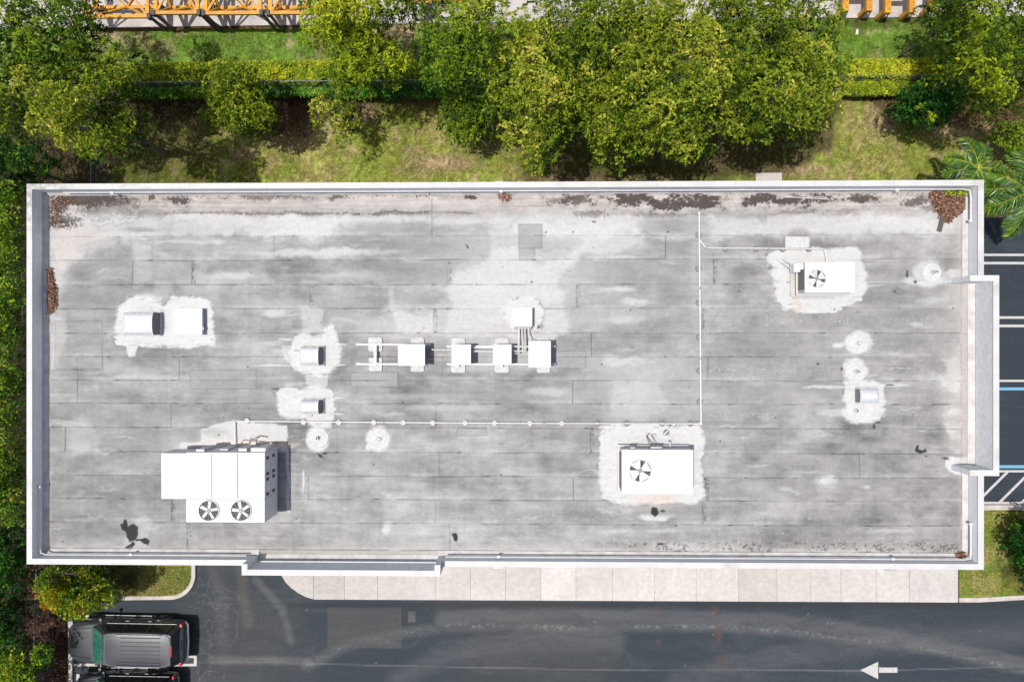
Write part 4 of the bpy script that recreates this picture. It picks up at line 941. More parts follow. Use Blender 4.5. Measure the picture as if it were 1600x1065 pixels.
# plumbing vents
def vent(label, px_, py_, r_m, h=.30, cap=True):
    x, y = P(px_, py_, ZR); L = (x, y, ZR); o = thing('plumbing_vent', label, 'vent pipe', L)
    b = MB(); prof = [(r_m, .0), (r_m*.96, .02), (r_m*.6, .04), (.10, .07), (.07, .14)]; b.lathe(prof, L, 28); b.build('coated_flashing', M['white_coat'], o, smooth=True, local=L)
    b = MB(); r = .052; prof = [(r, .05), (r, h), (r-.012, h), (r-.012, h-.08)]; b.lathe(prof, L, 16); b.build('pipe', M['white_pvc'], o, smooth=False, local=L)
    b = MB(); b.cyl((x, y, ZR+h-.06), r-.013, .004, 12); b.build('pipe_bore', M['dark'], o, local=L)
vent('plumbing vent in a round white flashing, western of the two below the long pipe', 497.5, 683.5, .42)
vent('plumbing vent in a round white flashing, eastern of the two below the long pipe', 593, 685.5, .44, .12)
vent('plumbing vent in a white flashing with a pale tail pointing west', 1341, 536, .42, .12)
vent('plumbing vent in a white flashing just north of the small west-facing hood', 1337, 580, .42, .34)
vent('plumbing vent in a white flashing just south of the small west-facing hood', 1337, 641, .40, .2)
vent('plumbing vent in a rough greyish flashing close to the north-east parapet step', 1456, 425.5, .38, .42)

# condensate pipes on pucks
def pipe_run(label, path, z, r, pucks, pm):
    a = P3(*path[0], ZR); o = thing('condensate_pipe', label, 'pipe', a)
    for i in range(len(path)-1):
        b = MB(); p0 = P3(*path[i], ZR+z); p1 = P3(*path[i+1], ZR+z)
        b.tube([p0, p1], r, 10); 
        for q in (p0, p1): b.lathe([(r*.5, -r*1.1), (r*1.3, -r*.9), (r*1.3, r*.9), (r*.5, r*1.1)], q, 12)
        b.build('pipe', M['white_pvc'], o, smooth=True, local=a)
    for (x_, y_) in pucks:
        c_ = P3(x_, y_, ZR); b = MB(); b.lathe([(.12, 0), (.12, .05), (.10, z-r-.003)], c_, 20); b.build('pipe_support', pm, o, smooth=True, local=a)
    return o
pipe_run('long white north-south condensate pipe with round supports', [(1092.5,333),(1093.6,450),(1094.6,560),(1095.5,661.5)], .12, .033, [(1091,367),(1091,420),(1091.5,473),(1092,527),(1092.5,579.5),(1093,627.5)], M['puck'])
pipe_run('white branch pipe running east to the smallest air conditioner', [(1095,377),(1103,387.5),(1200,388),(1288,388.5),(1292,409)], .12, .026, [(1133,388.5),(1181,388.5),(1222.5,389.3),(1263,389.3)], M['puck'])
pipe_run('long white east-west condensate pipe ending at the largest air conditioner', [(368,702),(366.3,657.5),(600,659.5),(850,661),(1093,661.5)], .12, .027, [(387,657),(475,659),(530,659.3),(584.5,659.5),(630.5,659.7),(676.5,660),(727,660.2),(773,660.5),(828,660.8),(878,661)], M['white_coat'])
pipe_run('short white drain pipe slanting up from the single-fan air conditioner', [(1035,681),(1053,663)], .11, .025, [(1041,675),(979,661.2),(1034,661.2),(933,661.2),(1078,661.2)], M['puck'])

# low pad beside the branch pipe
x0, x1, y0, y1 = corners(1227, 369.5, 1264, 387, ZR+.2); L = ((x0+x1)/2, (y0+y1)/2, ZR)
o = thing('equipment_pad', 'low white coated pad beside the branch pipe, north of the smallest air conditioner', 'roof pad', L)
b = MB(); b.box(x0, x1, y0, y1, ZR, ZR+.2); b.build('pad_block', M['white_coat'], o, bevel=.02, local=L)
b = MB(); b.box(x1, x1+.05, y0+.05, y1-.03, ZR, ZR+.16); b.build('pad_shade_strip', M['grey_metal'], o, local=L)  # grey strip added in place of the shade along the pad's east side

# loose board and thin rods
a = P3(1478, 321, ZR+.08); e = P3(1467.5, 361.5, ZR+.06); b = MB(); b.bar(a, e, .17, .05)
tag(b.build('timber_plank', M['wood_dark']), 'dark timber plank lying across the leaf pile in the north-east corner', 'plank')
b = MB(); b.tube([P3(1226, 307.5, ZR+.05), P3(1292, 311, ZR+.05)], .018, 6); tag(b.build('plastic_rod', M['white_pvc']), 'thin white rod near the north parapet, its east end touching a second rod', 'rod')
b = MB(); b.tube([P3(1250, 306, ZR+.09), P3(1293, 309, ZR+.06)], .012, 6); tag(b.build('plastic_rod', M['white_pvc']), 'thinner and shorter white rod lying over the long one by the north parapet', 'rod')

# conduit round the parapet
cz = ZR+.42; off = .055
cn = thing('parapet_conduit', 'white conduit clipped round the inner faces of the parapet', 'conduit', (XLi, YBi, cz)); LL = tuple(cn.location)
def conduit(pts, r=.026):
    b = MB(); b.tube(pts, r, 8); b.build('conduit_run', M['white_pvc'], cn, smooth=True, local=LL)
yb1 = P(100, 823, ZR)[1]
conduit([(XLi+off, P(60, 760, cz)[1], cz), (XLi+off, YBi+.35, cz), (XLi+off+.05, YBi+.12, cz), (XLi+.3, YBi+off, cz), (SX0-.15, YBi+off, cz)])
conduit([(SX1+.1, YBi+off, cz), (XRi-.3, YBi+off, cz), (XRi-.08, YBi+.1, cz), (XRi-off, YBi+.35, cz), (XRi-off, P(1520, 818, cz)[1], cz)])
conduit([(SX0+CW+.1, SYo+CW+off, cz), (SX1-CW-.05, SYo+CW+off, cz)], .03)
conduit([(XLi+1.0, YTi-off, cz), (XRi-.35, YTi-off, cz), (XRi-.1, YTi-.1, cz), (XRi-off, YTi-.35, cz), (XRi-off, P(1520, 344, cz)[1], cz)])
for (x_, y_) in [(XRi-off-.03, P(1520,345,cz)[1]), (P(176,300,cz)[0], YTi-off-.02), (P(783,300,cz)[0], YTi-off-.02), (P(1401,300,cz)[0], YTi-off-.02), (P(205,868,cz)[0], YBi+off+.02), (P(779,870,cz)[0], YBi+off+.02), (P(1395,870,cz)[0], YBi+off+.02), (XRi-off-.02, P(1520,818,cz)[1]), (XLi+off, P(60,760,cz)[1])]:
    b = MB(); b.box(x_-.06, x_+.06, y_-.05, y_+.05, cz-.06, cz+.06); b.build('junction_box', M['white_metal'], cn, bevel=.008, local=LL)

# ------------------------------------------------------------------ leaves
def leaf_quads(C, D, Lh, W, up=None):
    n = len(C); D = D/np.linalg.norm(D, axis=1, keepdims=True)
    rd = rng.normal(0, 1, (n, 3)) if up is None else up
    S = np.cross(D, rd); S /= np.linalg.norm(S, axis=1, keepdims=True)+1e-9
    m = C+D*(Lh*.5)[:, None]; tip = C+D*Lh[:, None]; tip[:, 2] -= Lh*.12
    V = np.stack([C, m+S*(W/2)[:, None], tip, m-S*(W/2)[:, None]], 1).reshape(-1, 3)
    return V
def crown_leaves(puffs, per, leafL, leafW, dens=1.0):
    "puffs: (n,5) x y z r tint -> leaf quads arranged as rosettes at twig ends"
    Cs, Ds, Ls, Ws, Ts, Us = [], [], [], [], [], []
    for (x, y, z, r, tn) in puffs:
        nr = max(6, int(per*(r/.4)**2*dens))
        v = rng.normal(0, 1, (nr, 3)); v[:, 2] = np.abs(v[:, 2])*.9-.15; v /= np.linalg.norm(v, axis=1, keepdims=True)
        rad = r*(.62+.45*rng.random(nr)); rc = np.array([x, y, z])+v*rad[:, None]*np.array([1, 1, .8])
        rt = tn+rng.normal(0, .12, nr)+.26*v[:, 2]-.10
        k = 6; cc = np.repeat(rc, k, 0); nn = np.repeat(v, k, 0); nn[:, 2] += .35
        dd = rng.normal(0, 1, (nr*k, 3)); dd -= nn*np.sum(dd*nn, 1, keepdims=True)/np.sum(nn*nn, 1, keepdims=True)
        dd /= np.linalg.norm(dd, axis=1, keepdims=True)+1e-9
        D = dd*.95+nn*(.10+.40*rng.random((nr*k, 1)))
        Cs.append(cc+dd*.01); Ds.append(D); Ls.append(leafL*(.7+.6*rng.random(nr*k))); Ws.append(leafW*(.7+.6*rng.random(nr*k)))
        Us.append(np.cross(nn+rng.normal(0, .30, nn.shape), dd))
        Ts.append(np.repeat(rt, k)+rng.normal(0, .07, nr*k))
    C = np.concatenate(Cs); D = np.concatenate(Ds); Ls = np.concatenate(Ls); Ws = np.concatenate(Ws); T = np.concatenate(Ts).clip(0, 1)
    V = leaf_quads(C, D, Ls, Ws, np.concatenate(Us)); return V, T
PAL = {
 'main':  leaf_mat('leaves_olive', [(0,(.020,.055,.006)),(.4,(.145,.225,.013)),(.72,(.35,.40,.030)),(1,(.62,.56,.10))]),
 'green': leaf_mat('leaves_green', [(0,(.020,.058,.006)),(.4,(.12,.22,.014)),(.8,(.32,.41,.028)),(1,(.52,.54,.07))]),
 'yellow': leaf_mat('leaves_yellow_green', [(0,(.05,.10,.008)),(.4,(.24,.33,.014)),(.8,(.46,.51,.022)),(1,(.62,.60,.05))]),
 'dark':  leaf_mat('leaves_deep_green', [(0,(.012,.055,.010)),(.5,(.05,.17,.022)),(.85,(.16,.33,.028)),(1,(.42,.52,.03))], .25, .4),
 'hedge': leaf_mat('leaves_hedge', [(0,(.04,.10,.012)),(.45,(.15,.28,.018)),(.8,(.36,.46,.028)),(1,(.55,.55,.06))]),
 'autumn': leaf_mat('leaves_almond', [(0,(.05,.12,.012)),(.35,(.17,.28,.018)),(.65,(.38,.44,.022)),(.93,(.52,.48,.02)),(1,(.54,.24,.02))], .35, .35, .5),
 'gold':  leaf_mat('leaves_gold_hedge', [(0,(.07,.12,.01)),(.45,(.26,.34,.016)),(.8,(.52,.50,.02)),(1,(.56,.36,.04))]),
}
def inpoly(x, y, p):
    ins = np.zeros(x.shape, bool)
    for i in range(len(p)):
        ax, ay = p[i]; bx, by = p[(i+1)%len(p)]
        ins ^= ((ay > y) != (by > y)) & (x < (bx-ax)*(y-ay)/((by-ay) if by != ay else 1e-9)+ax)
    return ins
def tree(name, label, cat, poly, ztop, zedge, pal, per=26, leaf=(.16,.058), gap=.31, spacing=.50, pr=(.25,.47), group=None, trunk=True, tbase=.45, seed=0, tvar=.14, limbs=16, under=.85, lump=1.5, clump=1.3):
    global rng
    rng = np.random.default_rng(5000+seed)          # each tree grows from its own seed
    poly = [(float(a), float(b)) for a, b in poly]; p = np.array(poly); zc_ = (ztop+zedge)/2; s = scale_at(zc_)
    x0, y0 = p.min(0); x1, y1 = p.max(0); step = spacing*s
    gxs, gys = np.meshgrid(np.arange(x0, x1+step, step), np.arange(y0, y1+step, step*.88))
    gxs = gxs+(np.arange(gxs.shape[0])%2)[:, None]*step/2
    q = np.stack([gxs.ravel(), gys.ravel()], 1)+rng.normal(0, step*.28, (gxs.size, 2))
    d = sdpoly(q[:, 0], q[:, 1], poly, 400)/s
    q = q[d > .08]; d = d[d > .08]
    if len(q) == 0: return None
    dm = max(d.max(), .3)
    nz = fbm(q[:, 0]/s, q[:, 1]/s, lump, seed=300+seed, o=3)
    keep = nz > gap*.9+.10*(rng.random(len(q))-.5)+.0
    q = q[keep]; d = d[keep]; nz = nz[keep]
    z = zedge+(ztop-zedge)*np.sqrt(np.clip(1-(1-np.clip(d/dm*1.25, 0, 1))**2, 0, 1))+(nz-.5)*3.0*min(1, dm*.6)+rng.normal(0, .20, len(q))
    # branch clumps: each limb carries its own dome of foliage with a gap round it
    cs = clump; kx, ky = q[:, 0]/s, q[:, 1]/s
    pt = .95*cs; g0, g1 = np.meshgrid(np.arange(kx.min()-pt/2, kx.max()+pt, pt), np.arange(ky.min()-pt/2, ky.max()+pt, pt*.88))
    g0 = g0+(np.arange(g0.shape[0])%2)[:, None]*pt/2; cc_ = np.stack([g0.ravel(), g1.ravel()], 1)+rng.uniform(-.32, .32, (g0.size, 2))*cs; ncl = len(cc_); ch = rng.normal(0, .50, ncl); crd = cs*rng.uniform(.72, 1.02, ncl); ctn = rng.normal(0, .10, ncl)
    dd_ = np.hypot(kx[:, None]-cc_[None, :, 0], ky[:, None]-cc_[None, :, 1])/crd[None]
    ci = dd_.argmin(1); d1 = dd_.min(1); amp_ = min(1.0, (ztop-zedge)/2.2)
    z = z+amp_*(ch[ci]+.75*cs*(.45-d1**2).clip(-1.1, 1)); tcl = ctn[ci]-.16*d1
    kp = rng.random(len(q)) > sstep(.74, .95, d1)*.97
    q, d, nz, z, tcl = q[kp], d[kp], nz[kp], z[kp], tcl[kp]
    z = np.maximum(z, .35)
    r = rng.uniform(pr[0], pr[1], len(q))
    r = np.minimum(r, np.maximum(d*1.1, .16))
    X_, Y_ = Pn(q[:, 0], q[:, 1], z)
    tn = tbase-.03+tcl+(nz-.5)*.35+rng.normal(0, tvar*.85, len(q))
    puffs = np.stack([X_, Y_, z-r*.4, r, tn], 1)
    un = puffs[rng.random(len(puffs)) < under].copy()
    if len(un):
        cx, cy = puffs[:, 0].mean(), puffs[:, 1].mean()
        un[:, 0] = cx+(un[:, 0]-cx)*.93+rng.normal(0, .15, len(un)); un[:, 1] = cy+(un[:, 1]-cy)*.93+rng.normal(0, .15, len(un)); un[:, 2] -= min(1.3, .16*ztop); un[:, 4] -= .38; un[:, 3] = np.maximum(un[:, 3], .34)  # lower puffs tinted darker: shade inside the crown put into leaf colour
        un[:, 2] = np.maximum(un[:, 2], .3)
        allp = np.concatenate([puffs, un])
    else: allp = puffs
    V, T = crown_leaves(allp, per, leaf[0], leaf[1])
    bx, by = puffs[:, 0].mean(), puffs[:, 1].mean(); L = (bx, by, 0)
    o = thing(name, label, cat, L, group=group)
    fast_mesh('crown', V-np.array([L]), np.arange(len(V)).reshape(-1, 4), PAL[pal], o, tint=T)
    # trunk and limbs
    b = MB(); zt = zedge*.75 if trunk else .25; rt = min(.13, max(.03, .012*math.sqrt(len(puffs))))
    base = np.array([bx, by, 0]); fork = np.array([bx+.1, by-.1, zt])
    b.tube([base, base*.5+fork*.5+np.array([.05,.04,0]), fork], rt*1.25, 9, r1=rt)
    idx = rng.permutation(len(puffs))[:limbs]
    for i in idx:
        e = puffs[i, :3]+np.array([0, 0, puffs[i, 3]*.5]); m1 = fork*.6+e*.4; m1[2] = fork[2]*.55+e[2]*.45-.1
        m1[:2] += rng.normal(0, .12, 2); m2 = fork*.25+e*.75; m2[:2] += rng.normal(0, .12, 2)
        b.tube([fork, m1, m2, e], rt*.45, 6, r1=.010)
        for k in range(2):
            e2 = m2+rng.normal(0, .4, 3)*np.array([1, 1, .4])+np.array([0, 0, .25]); b.tube([m2, (m2+e2)/2+rng.normal(0, .05, 3), e2], .018, 5, r1=.006)
    b.build('trunk', M['bark'], o, smooth=True, local=L)
    return o
G1 = 'trees north of the building'
tree('shade_tree', 'large dark green tree in the far north-west corner beside the crane sections', 'tree',
     [(-60,-60),(120,-60),(150,-20),(148,45),(135,85),(120,110),(80,118),(40,110),(0,120),(-60,120)], 9.0, 6.4, 'green', seed=1, gap=.24, group=G1)
tree('shade_tree', 'large spreading tree whose crown hangs over the soil just north-west of the roof corner', 'tree',
     [(-50,105),(30,95),(70,90),(135,62),(180,60),(208,100),(205,135),(175,150),(150,170),(185,165),(218,185),(215,218),(170,245),(130,245),(105,235),(60,215),(20,200),(-50,215)], 8.6, 6.0, 'main', seed=2, gap=.23, spacing=.44, group=G1)
tree('shade_tree', 'dark leafy tree at the west edge beside the north-west roof corner', 'tree',
     [(-60,190),(10,195),(40,215),(75,240),(85,265),(40,290),(0,300),(-60,300)], 4.6, 2.6, 'dark', seed=3, gap=.28, group=G1, tbase=.5)
tree('small_tree', 'small round tree standing alone in the mulch by the fence, between two lawns', 'tree',
     [(318,108),(345,92),(375,95),(398,110),(412,135),(415,160),(430,175),(428,195),(400,205),(370,212),(345,200),(320,190),(305,180),(325,165),(315,140)], 4.4, 2.4, 'main', seed=4, gap=.22, spacing=.36, group=G1, tbase=.56)
tree('shade_tree', 'bright yellow-green tree in front of the crane sections', 'tree',
     [(475,-50),(600,-50),(640,-10),(650,10),(600,20),(580,45),(600,60),(640,70),(650,100),(620,125),(590,118),(575,130),(545,135),(515,140),(500,110),(505,80),(470,65),(468,20)], 6.8, 4.2, 'yellow', seed=5, gap=.26, spacing=.40, group=G1, tbase=.66)
tree('small_tree', 'sparse yellowish sapling with thin crown on the lawn below the yellow-green tree', 'tree',
     [(480,150),(510,135),(545,140),(562,160),(560,190),(555,215),(535,222),(515,205),(495,195),(478,180)], 3.2, 1.8, 'main', seed=6, gap=.38, spacing=.40, pr=(.18,.34), group=G1, tbase=.6, per=20)
tree('shade_tree', 'mid green tree between the yellow-green tree and the wide olive canopy', 'tree',
     [(615,-30),(690,-50),(800,-50),(800,60),(790,100),(770,120),(735,130),(700,140),(665,138),(648,120),(655,80),(650,40)], 6.6, 4.0, 'green', seed=7, gap=.28, clump=1.5, group=G1, tbase=.58)
tree('small_tree', 'low green bush-like tree at the south-west foot of the wide canopy', 'tree',
     [(680,150),(705,135),(750,138),(775,160),(770,195),(748,215),(742,230),(725,222),(700,218),(685,200),(678,175)], 3.4, 1.8, 'green', seed=8, gap=.24, spacing=.36, group=G1, tbase=.55)
tree('canopy_tree', 'western part tree of the wide olive canopy, its edge nearly reaching the north parapet', 'tree',
     [(790,20),(830,0),(900,-50),(960,-50),(985,60),(975,130),(960,190),(930,210),(905,200),(885,225),(862,262),(838,276),(818,262),(800,225),(770,205),(760,170),(755,140),(770,100)], 7.2, 4.4, 'main', seed=9, gap=.22, clump=2.1, lump=2.4, spacing=.48, group=G1, tbase=.62, limbs=30)
tree('canopy_tree', 'central tree of the wide olive canopy with bare branch tips near the parapet', 'tree',
     [(950,-50),(1130,-50),(1150,40),(1150,120),(1145,190),(1120,235),(1095,250),(1070,255),(1040,240),(1000,240),(965,255),(935,250),(925,225),(900,205),(935,160),(945,80)], 7.8, 4.4, 'main', seed=10, gap=.22, clump=2.1, lump=2.4, spacing=.48, group=G1, tbase=.60, limbs=34)
tree('canopy_tree', 'eastern tree of the wide olive canopy beside the gap with the golden hedge', 'tree',
     [(1120,-50),(1290,-50),(1325,20),(1320,70),(1345,105),(1330,130),(1325,165),(1300,190),(1270,215),(1230,215),(1180,225),(1150,225),(1125,200),(1130,100)], 7.6, 4.2, 'main', seed=11, gap=.22, clump=2.1, lump=2.4, spacing=.48, group=G1, tbase=.58, limbs=30)
tree('shade_tree', 'tall green tree with yellow tips in the far north-east corner', 'tree',
     [(1500,-50),(1700,-50),(1700,150),(1600,165),(1565,170),(1530,155),(1520,120),(1490,105),(1485,75),(1460,50),(1470,20)], 7.8, 4.6, 'yellow', seed=12, gap=.30, clump=1.5, group=G1, tbase=.34)
tree('shade_tree', 'smaller green tree against the yard kerb, west of the north-east corner tree', 'tree',
     [(1450,25),(1480,-20),(1530,-20),(1540,30),(1525,75),(1500,95),(1480,80),(1460,55)], 5.4, 3.6, 'green', seed=13, gap=.30, group=G1, tbase=.5)
tree('broadleaf_shrub', 'round glossy dark green shrub with lime tips on the north-east lawn', 'shrub',
     [(1400,165),(1425,135),(1450,118),(1490,118),(1515,132),(1518,160),(1490,175),(1465,205),(1440,195),(1415,190),(1392,185)], 3.0, 1.4, 'dark', seed=14, gap=.20, spacing=.36, leaf=(.16,.09), group=G1, tbase=.52, tvar=.3, trunk=False, per=20)
tree('broadleaf_shrub', 'bright green shrub at the east edge above the palms', 'shrub',
     [(1560,200),(1600,190),(1680,200),(1680,260),(1610,255),(1585,240),(1562,225)], 1.8, .9, 'hedge', seed=15, gap=.20, spacing=.36, leaf=(.15,.08), group=G1, tbase=.6, trunk=False, per=20)
tree('almond_tree', 'small tree with yellow and orange leaves overhanging the grey vehicle', 'tree',
     [(50,900),(85,880),(130,885),(150,900),(170,915),(180,935),(165,948),(140,955),(118,975),(90,965),(70,960),(60,940),(48,920)], 3.6, 2.1, 'autumn', seed=16, gap=.16, spacing=.34, leaf=(.15,.085), tbase=.66, tvar=.20, per=24)
tree('broadleaf_shrub', 'bright green shrub in the south-west corner beside the wire fence', 'shrub',
     [(-30,1025),(10,1010),(55,1005),(85,1015),(70,1035),(55,1050),(50,1075),(40,1120),(-30,1120)], 2.4, 1.2, 'hedge', seed=17, gap=.18, spacing=.34, leaf=(.13,.07), tbase=.56, tvar=.22, trunk=False, per=20)
tree('broadleaf_shrub', 'dark mixed green shrub at the east edge south of the hatched bay', 'shrub',
     [(1578,830),(1610,805),(1700,810),(1700,920),(1620,925),(1598,900),(1590,870)], 2.2, 1.0, 'dark', seed=18, gap=.25, spacing=.36, leaf=(.14,.08), tbase=.45, tvar=.3, trunk=False, per=20)
# hedge along the west side
G2 = 'tall hedge plants along the west side'
hed = [(280,430,5.2,26),(425,560,5.0,30),(555,690,4.8,28),(685,820,4.8,30),(815,930,4.6,38),(925,1020,3.4,34)]
hl = ['northernmost tall hedge plant on the west side, beside the roof corner','second tall hedge plant from the north on the west side','tall hedge plant on the west side level with the middle of the roof','tall hedge plant on the west side level with the largest air conditioner','dark tall hedge plant on the west side level with the south-west roof corner','southernmost tall hedge plant on the west side, in deep shade']
for k, (ya, yb__, zt, xe) in enumerate(hed):
    tree('hedge_plant', hl[k], 'hedge', [(-70,ya),(xe-6,ya),(xe,(ya*2+yb__)/3),(xe-4,(ya+yb__)/2),(xe+3,(ya+yb__*2)/3),(xe-5,yb__),(-70,yb__)], zt, zt-1.4, 'hedge' if k < 4 else 'dark', seed=20+k, gap=.20, spacing=.38, leaf=(.13,.07), tbase=.50 if k < 4 else .36, tvar=.26, trunk=False, per=20, group=G2, limbs=8, lump=.9)

# clipped hedges each side of the fence
def hedge(label, xa, xb, ya0, ya1, yb0, yb1, z, pal, tb, n):
    "trapezoid between px columns xa and xb"
    u = rng.random(n); v = rng.random(n); qx = xa+(xb-xa)*u; lo = ya0+(yb0-ya0)*u; hi = ya1+(yb1-ya1)*u; qy = lo+(hi-lo)*v
    qy = qy+(fbm(qx/14, qy*0, .8, seed=int(xa)%40)-.5)*13+rng.normal(0, 1.3, n); zz = z-.22*rng.random(n)-1.0*np.abs(v-.5)**2+(fbm(qx/22, qy/22, .6, seed=int(xa)%50)-.5)*.9; zz = np.maximum(zz, .15)
    side = rng.random(n) < .3; zz = np.where(side, rng.random(n)*z, zz); qy = np.where(side, np.where(rng.random(n) < .5, lo, hi)+rng.normal(0, 1.2, n), qy)
    X_, Y_ = Pn(qx, qy, zz); k = 4
    C = np.repeat(np.stack([X_, Y_, zz], 1), k, 0); D = rng.normal(0, 1, (n*k, 3)); D[:, 2] = np.abs(D[:, 2])*.5
    T = (np.repeat(tb+rng.normal(0, .16, n), k)+rng.normal(0, .1, n*k)+(fbm(C[:, 0], C[:, 1], .6, seed=7)-.5)*.9).clip(0, 1)
    up_ = rng.normal(0, .5, (n*k, 3)); up_[:, 2] += 1
    V = leaf_quads(C, D, .10+.07*rng.random(n*k), .05+.03*rng.random(n*k), up_)
    cx, cy = X_.mean(), Y_.mean(); o = thing('clipped_hedge', label, 'hedge', (cx, cy, 0))
    fast_mesh('foliage', V-np.array([[cx, cy, 0]]), np.arange(len(V)).reshape(-1, 4), PAL[pal], o, tint=T)
    b = MB()
    for t in np.linspace(.03, .97, 9):
        x_, y_ = P(xa+(xb-xa)*t, (ya0+ya1)/2+((yb0+yb1)-(ya0+ya1))/2*t, .3); b.tube([(x_, y_, 0), (x_+.03, y_, z*.7)], .02, 5, r1=.008)
        for s_ in (-.2, .2): b.tube([(x_, y_, z*.2), (x_+s_, y_+s_*.4, z*.75)], .012, 5, r1=.005)
    b.build('stems', M['bark'], o, local=(cx, cy, 0))
hedge('clipped golden-green hedge on the far side of the fence, west section', 180, 505, 104, 126, 99, 125, 1.3, 'gold', .34, 13000)
hedge('deep green hedge on the near side of the fence, west section', 190, 520, 133, 150, 130, 146, 1.0, 'dark', .62, 9000)
hedge('clipped green hedge behind the yellow-green tree and the wide canopy', 505, 1330, 104, 122, 97, 118, 1.2, 'hedge', .45, 11000)
hedge('deep green hedge on the near side of the fence under the trees', 520, 1000, 130, 150, 126, 146, 1.0, 'dark', .5, 9000)
hedge('bright golden hedge in the north-east gap beyond the fence', 1325, 1470, 97, 117, 96, 116, 1.3, 'gold', .50, 6500)
hedge('mixed olive hedge in the north-east gap on the near side of the fence', 1320, 1440, 121, 146, 119, 144, 1.0, 'gold', .25, 5500)
hedge('shaded green hedge under the north-east corner tree', 1470, 1640, 96, 116, 94, 114, 1.2, 'green', .4, 5500)

# palms
def palm(label, cx, cy, zc_, nf, fl, seed, base_px):
    r_ = np.random.default_rng(seed); c0 = np.array(P3(cx, cy, zc_)); L = (c0[0]+.1, c0[1], 0)
    o = thing('palm_tree', label, 'palm', L, group='feather palms beside the north-east roof corner')
    b = MB(); b.tube([(L[0], L[1], 0), (L[0]-.03, L[1], zc_*.5), tuple(c0-np.array([0,0,.15]))], .13, 12, r1=.08); b.build('trunk', M['bark'], o, smooth=True, local=L)
    for k in range(nf):
        az = 2*math.pi*k/nf*1.0+r_.normal(0, .25); el = r_.uniform(.15, .9); ln_ = fl*r_.uniform(.85, 1.1); n = 30
        pts = []; p = c0.copy(); e = el
        for i in range(n+1):
            pts.append(p.copy()); d = np.array([math.cos(az)*math.cos(e), math.sin(az)*math.cos(e), math.sin(e)]); p = p+d*ln_/n; e -= (1.5+.5*el)/n
        b = MB(); b.tube(pts, .013, 5, r1=.004); fr = b.build('frond_stem', PAL['yellow'], o, smooth=True, local=L)
        a_ = fr.data.attributes.new('tint', 'FLOAT', 'FACE'); a_.data.foreach_set('value', np.full(len(fr.data.polygons), .75, np.float32))
        Cs, Ds, Ls, Us = [], [], [], []
        for i in range(3, n):
            for j in range(5):
                q = pts[i]+(pts[i+1]-pts[i])*j/5; t = (i+j/5)/n; d = pts[i+1]-pts[i]; d /= np.linalg.norm(d)
                s = np.cross(d, [0,0,1]); s /= np.linalg.norm(s); ll = .42*fl*.55*math.sin(math.pi*min(1, .12+t*.86))**.6+.05
                for sg in (-1, 1):
                    Cs.append(q); Ds.append(s*sg*.85+d*.55+np.array([0, 0, -.30+r_.normal(0, .32)])+r_.normal(0, .12, 3)); Ls.append(ll*r_.uniform(.8, 1.1)); Us.append(np.array([0,0,1.])+r_.normal(0, .35, 3))
        V = leaf_quads(np.array(Cs), np.array(Ds), np.array(Ls), np.full(len(Cs), .034), np.array(Us))
        T = (.30+r_.normal(0, .20, len(Cs))+.35*np.linspace(-.3, 1, len(Cs))**3).clip(0, 1)
        q = fast_mesh('frond', V-np.array([L]), np.arange(len(V)).reshape(-1, 4), PAL['palm'], o, tint=T)
PAL['palm'] = leaf_mat('palm_leaflets', [(0,(.02,.07,.01)),(.4,(.085,.20,.02)),(.75,(.24,.38,.03)),(1,(.58,.60,.07))], .3, .35, .6)
palm('feather palm with its whole crown over the lawn, northern of the two palms', 1528, 262, 4.6, 9, 1.5, 5, None)
palm('feather palm overhanging the car park, the southern of the two palms', 1606, 300, 5.2, 15, 1.95, 8, None)

# ------------------------------------------------------------------ leaf litter on the roof and grass tufts
def litter(label, poly, n, z0, z1, sz, name='leaf_pile', hi=.5):
    p = np.array(poly); xs_ = rng.uniform(p[:,0].min(), p[:,0].max(), n*6); ys_ = rng.uniform(p[:,1].min(), p[:,1].max(), n*6)
    d = sdpoly(xs_, ys_, poly, 60)+rng.normal(0, 1.2, n*6); k = np.where(d > 0)[0][:n]; xs_, ys_, d = xs_[k], ys_[k], d[k]
    z = z0+(z1-z0)*np.clip(d/8, 0, 1)*rng.random(len(k)); X_, Y_ = Pn(xs_, ys_, z)
    D = rng.normal(0, 1, (len(k), 3)); D[:, 2] *= .3; U = rng.normal(0, .45, (len(k), 3)); U[:, 2] += 1
    V = leaf_quads(np.stack([X_, Y_, z], 1), D, sz*(.7+.7*rng.random(len(k))), sz*.5*(.7+.6*rng.random(len(k))), U)
    o = fast_mesh(name, V, np.arange(len(V)).reshape(-1, 4), M['litter'], tint=(hi+rng.normal(0, .25, len(k))).clip(0, 1))
    return tag(o, label, 'leaf pile', kind='stuff')
litter('reddish brown leaf pile in the north-east roof corner under the plank', [(1454,299),(1511,299),(1511,324),(1500,332),(1490,338),(1484,346),(1472,345),(1466,330),(1457,318),(1453,308)], 2600, ZR+.02, ZR+.22, .11)
litter('narrow brown leaf pile against the west parapet', [(73,420),(81,418),(84,440),(87,450),(89,475),(84,486),(74,490)], 1100, ZR+.02, ZR+.18, .09)
litter('scattered brown leaves in the north-west roof corner', [(76,303),(120,303),(118,315),(95,325),(100,345),(84,355),(76,355)], 420, ZR+.01, ZR+.05, .075, hi=.45)
litter('small oval leaf pile in the south-east roof corner', [(1493,868),(1498,864),(1507,863),(1514,868),(1515,873),(1505,875),(1496,873)], 420, ZR+.06, ZR+.2, .09)
litter('tiny leaf clump at the middle of the north parapet', [(779,303),(797,302),(798,310),(792,315),(783,312)], 190, ZR+.02, ZR+.1, .09, hi=.6)
litter('small leaf clump by the north parapet near the west end', [(231,303),(241,303),(240,311),(234,311)], 60, ZR+.02, ZR+.08, .07, hi=.4)
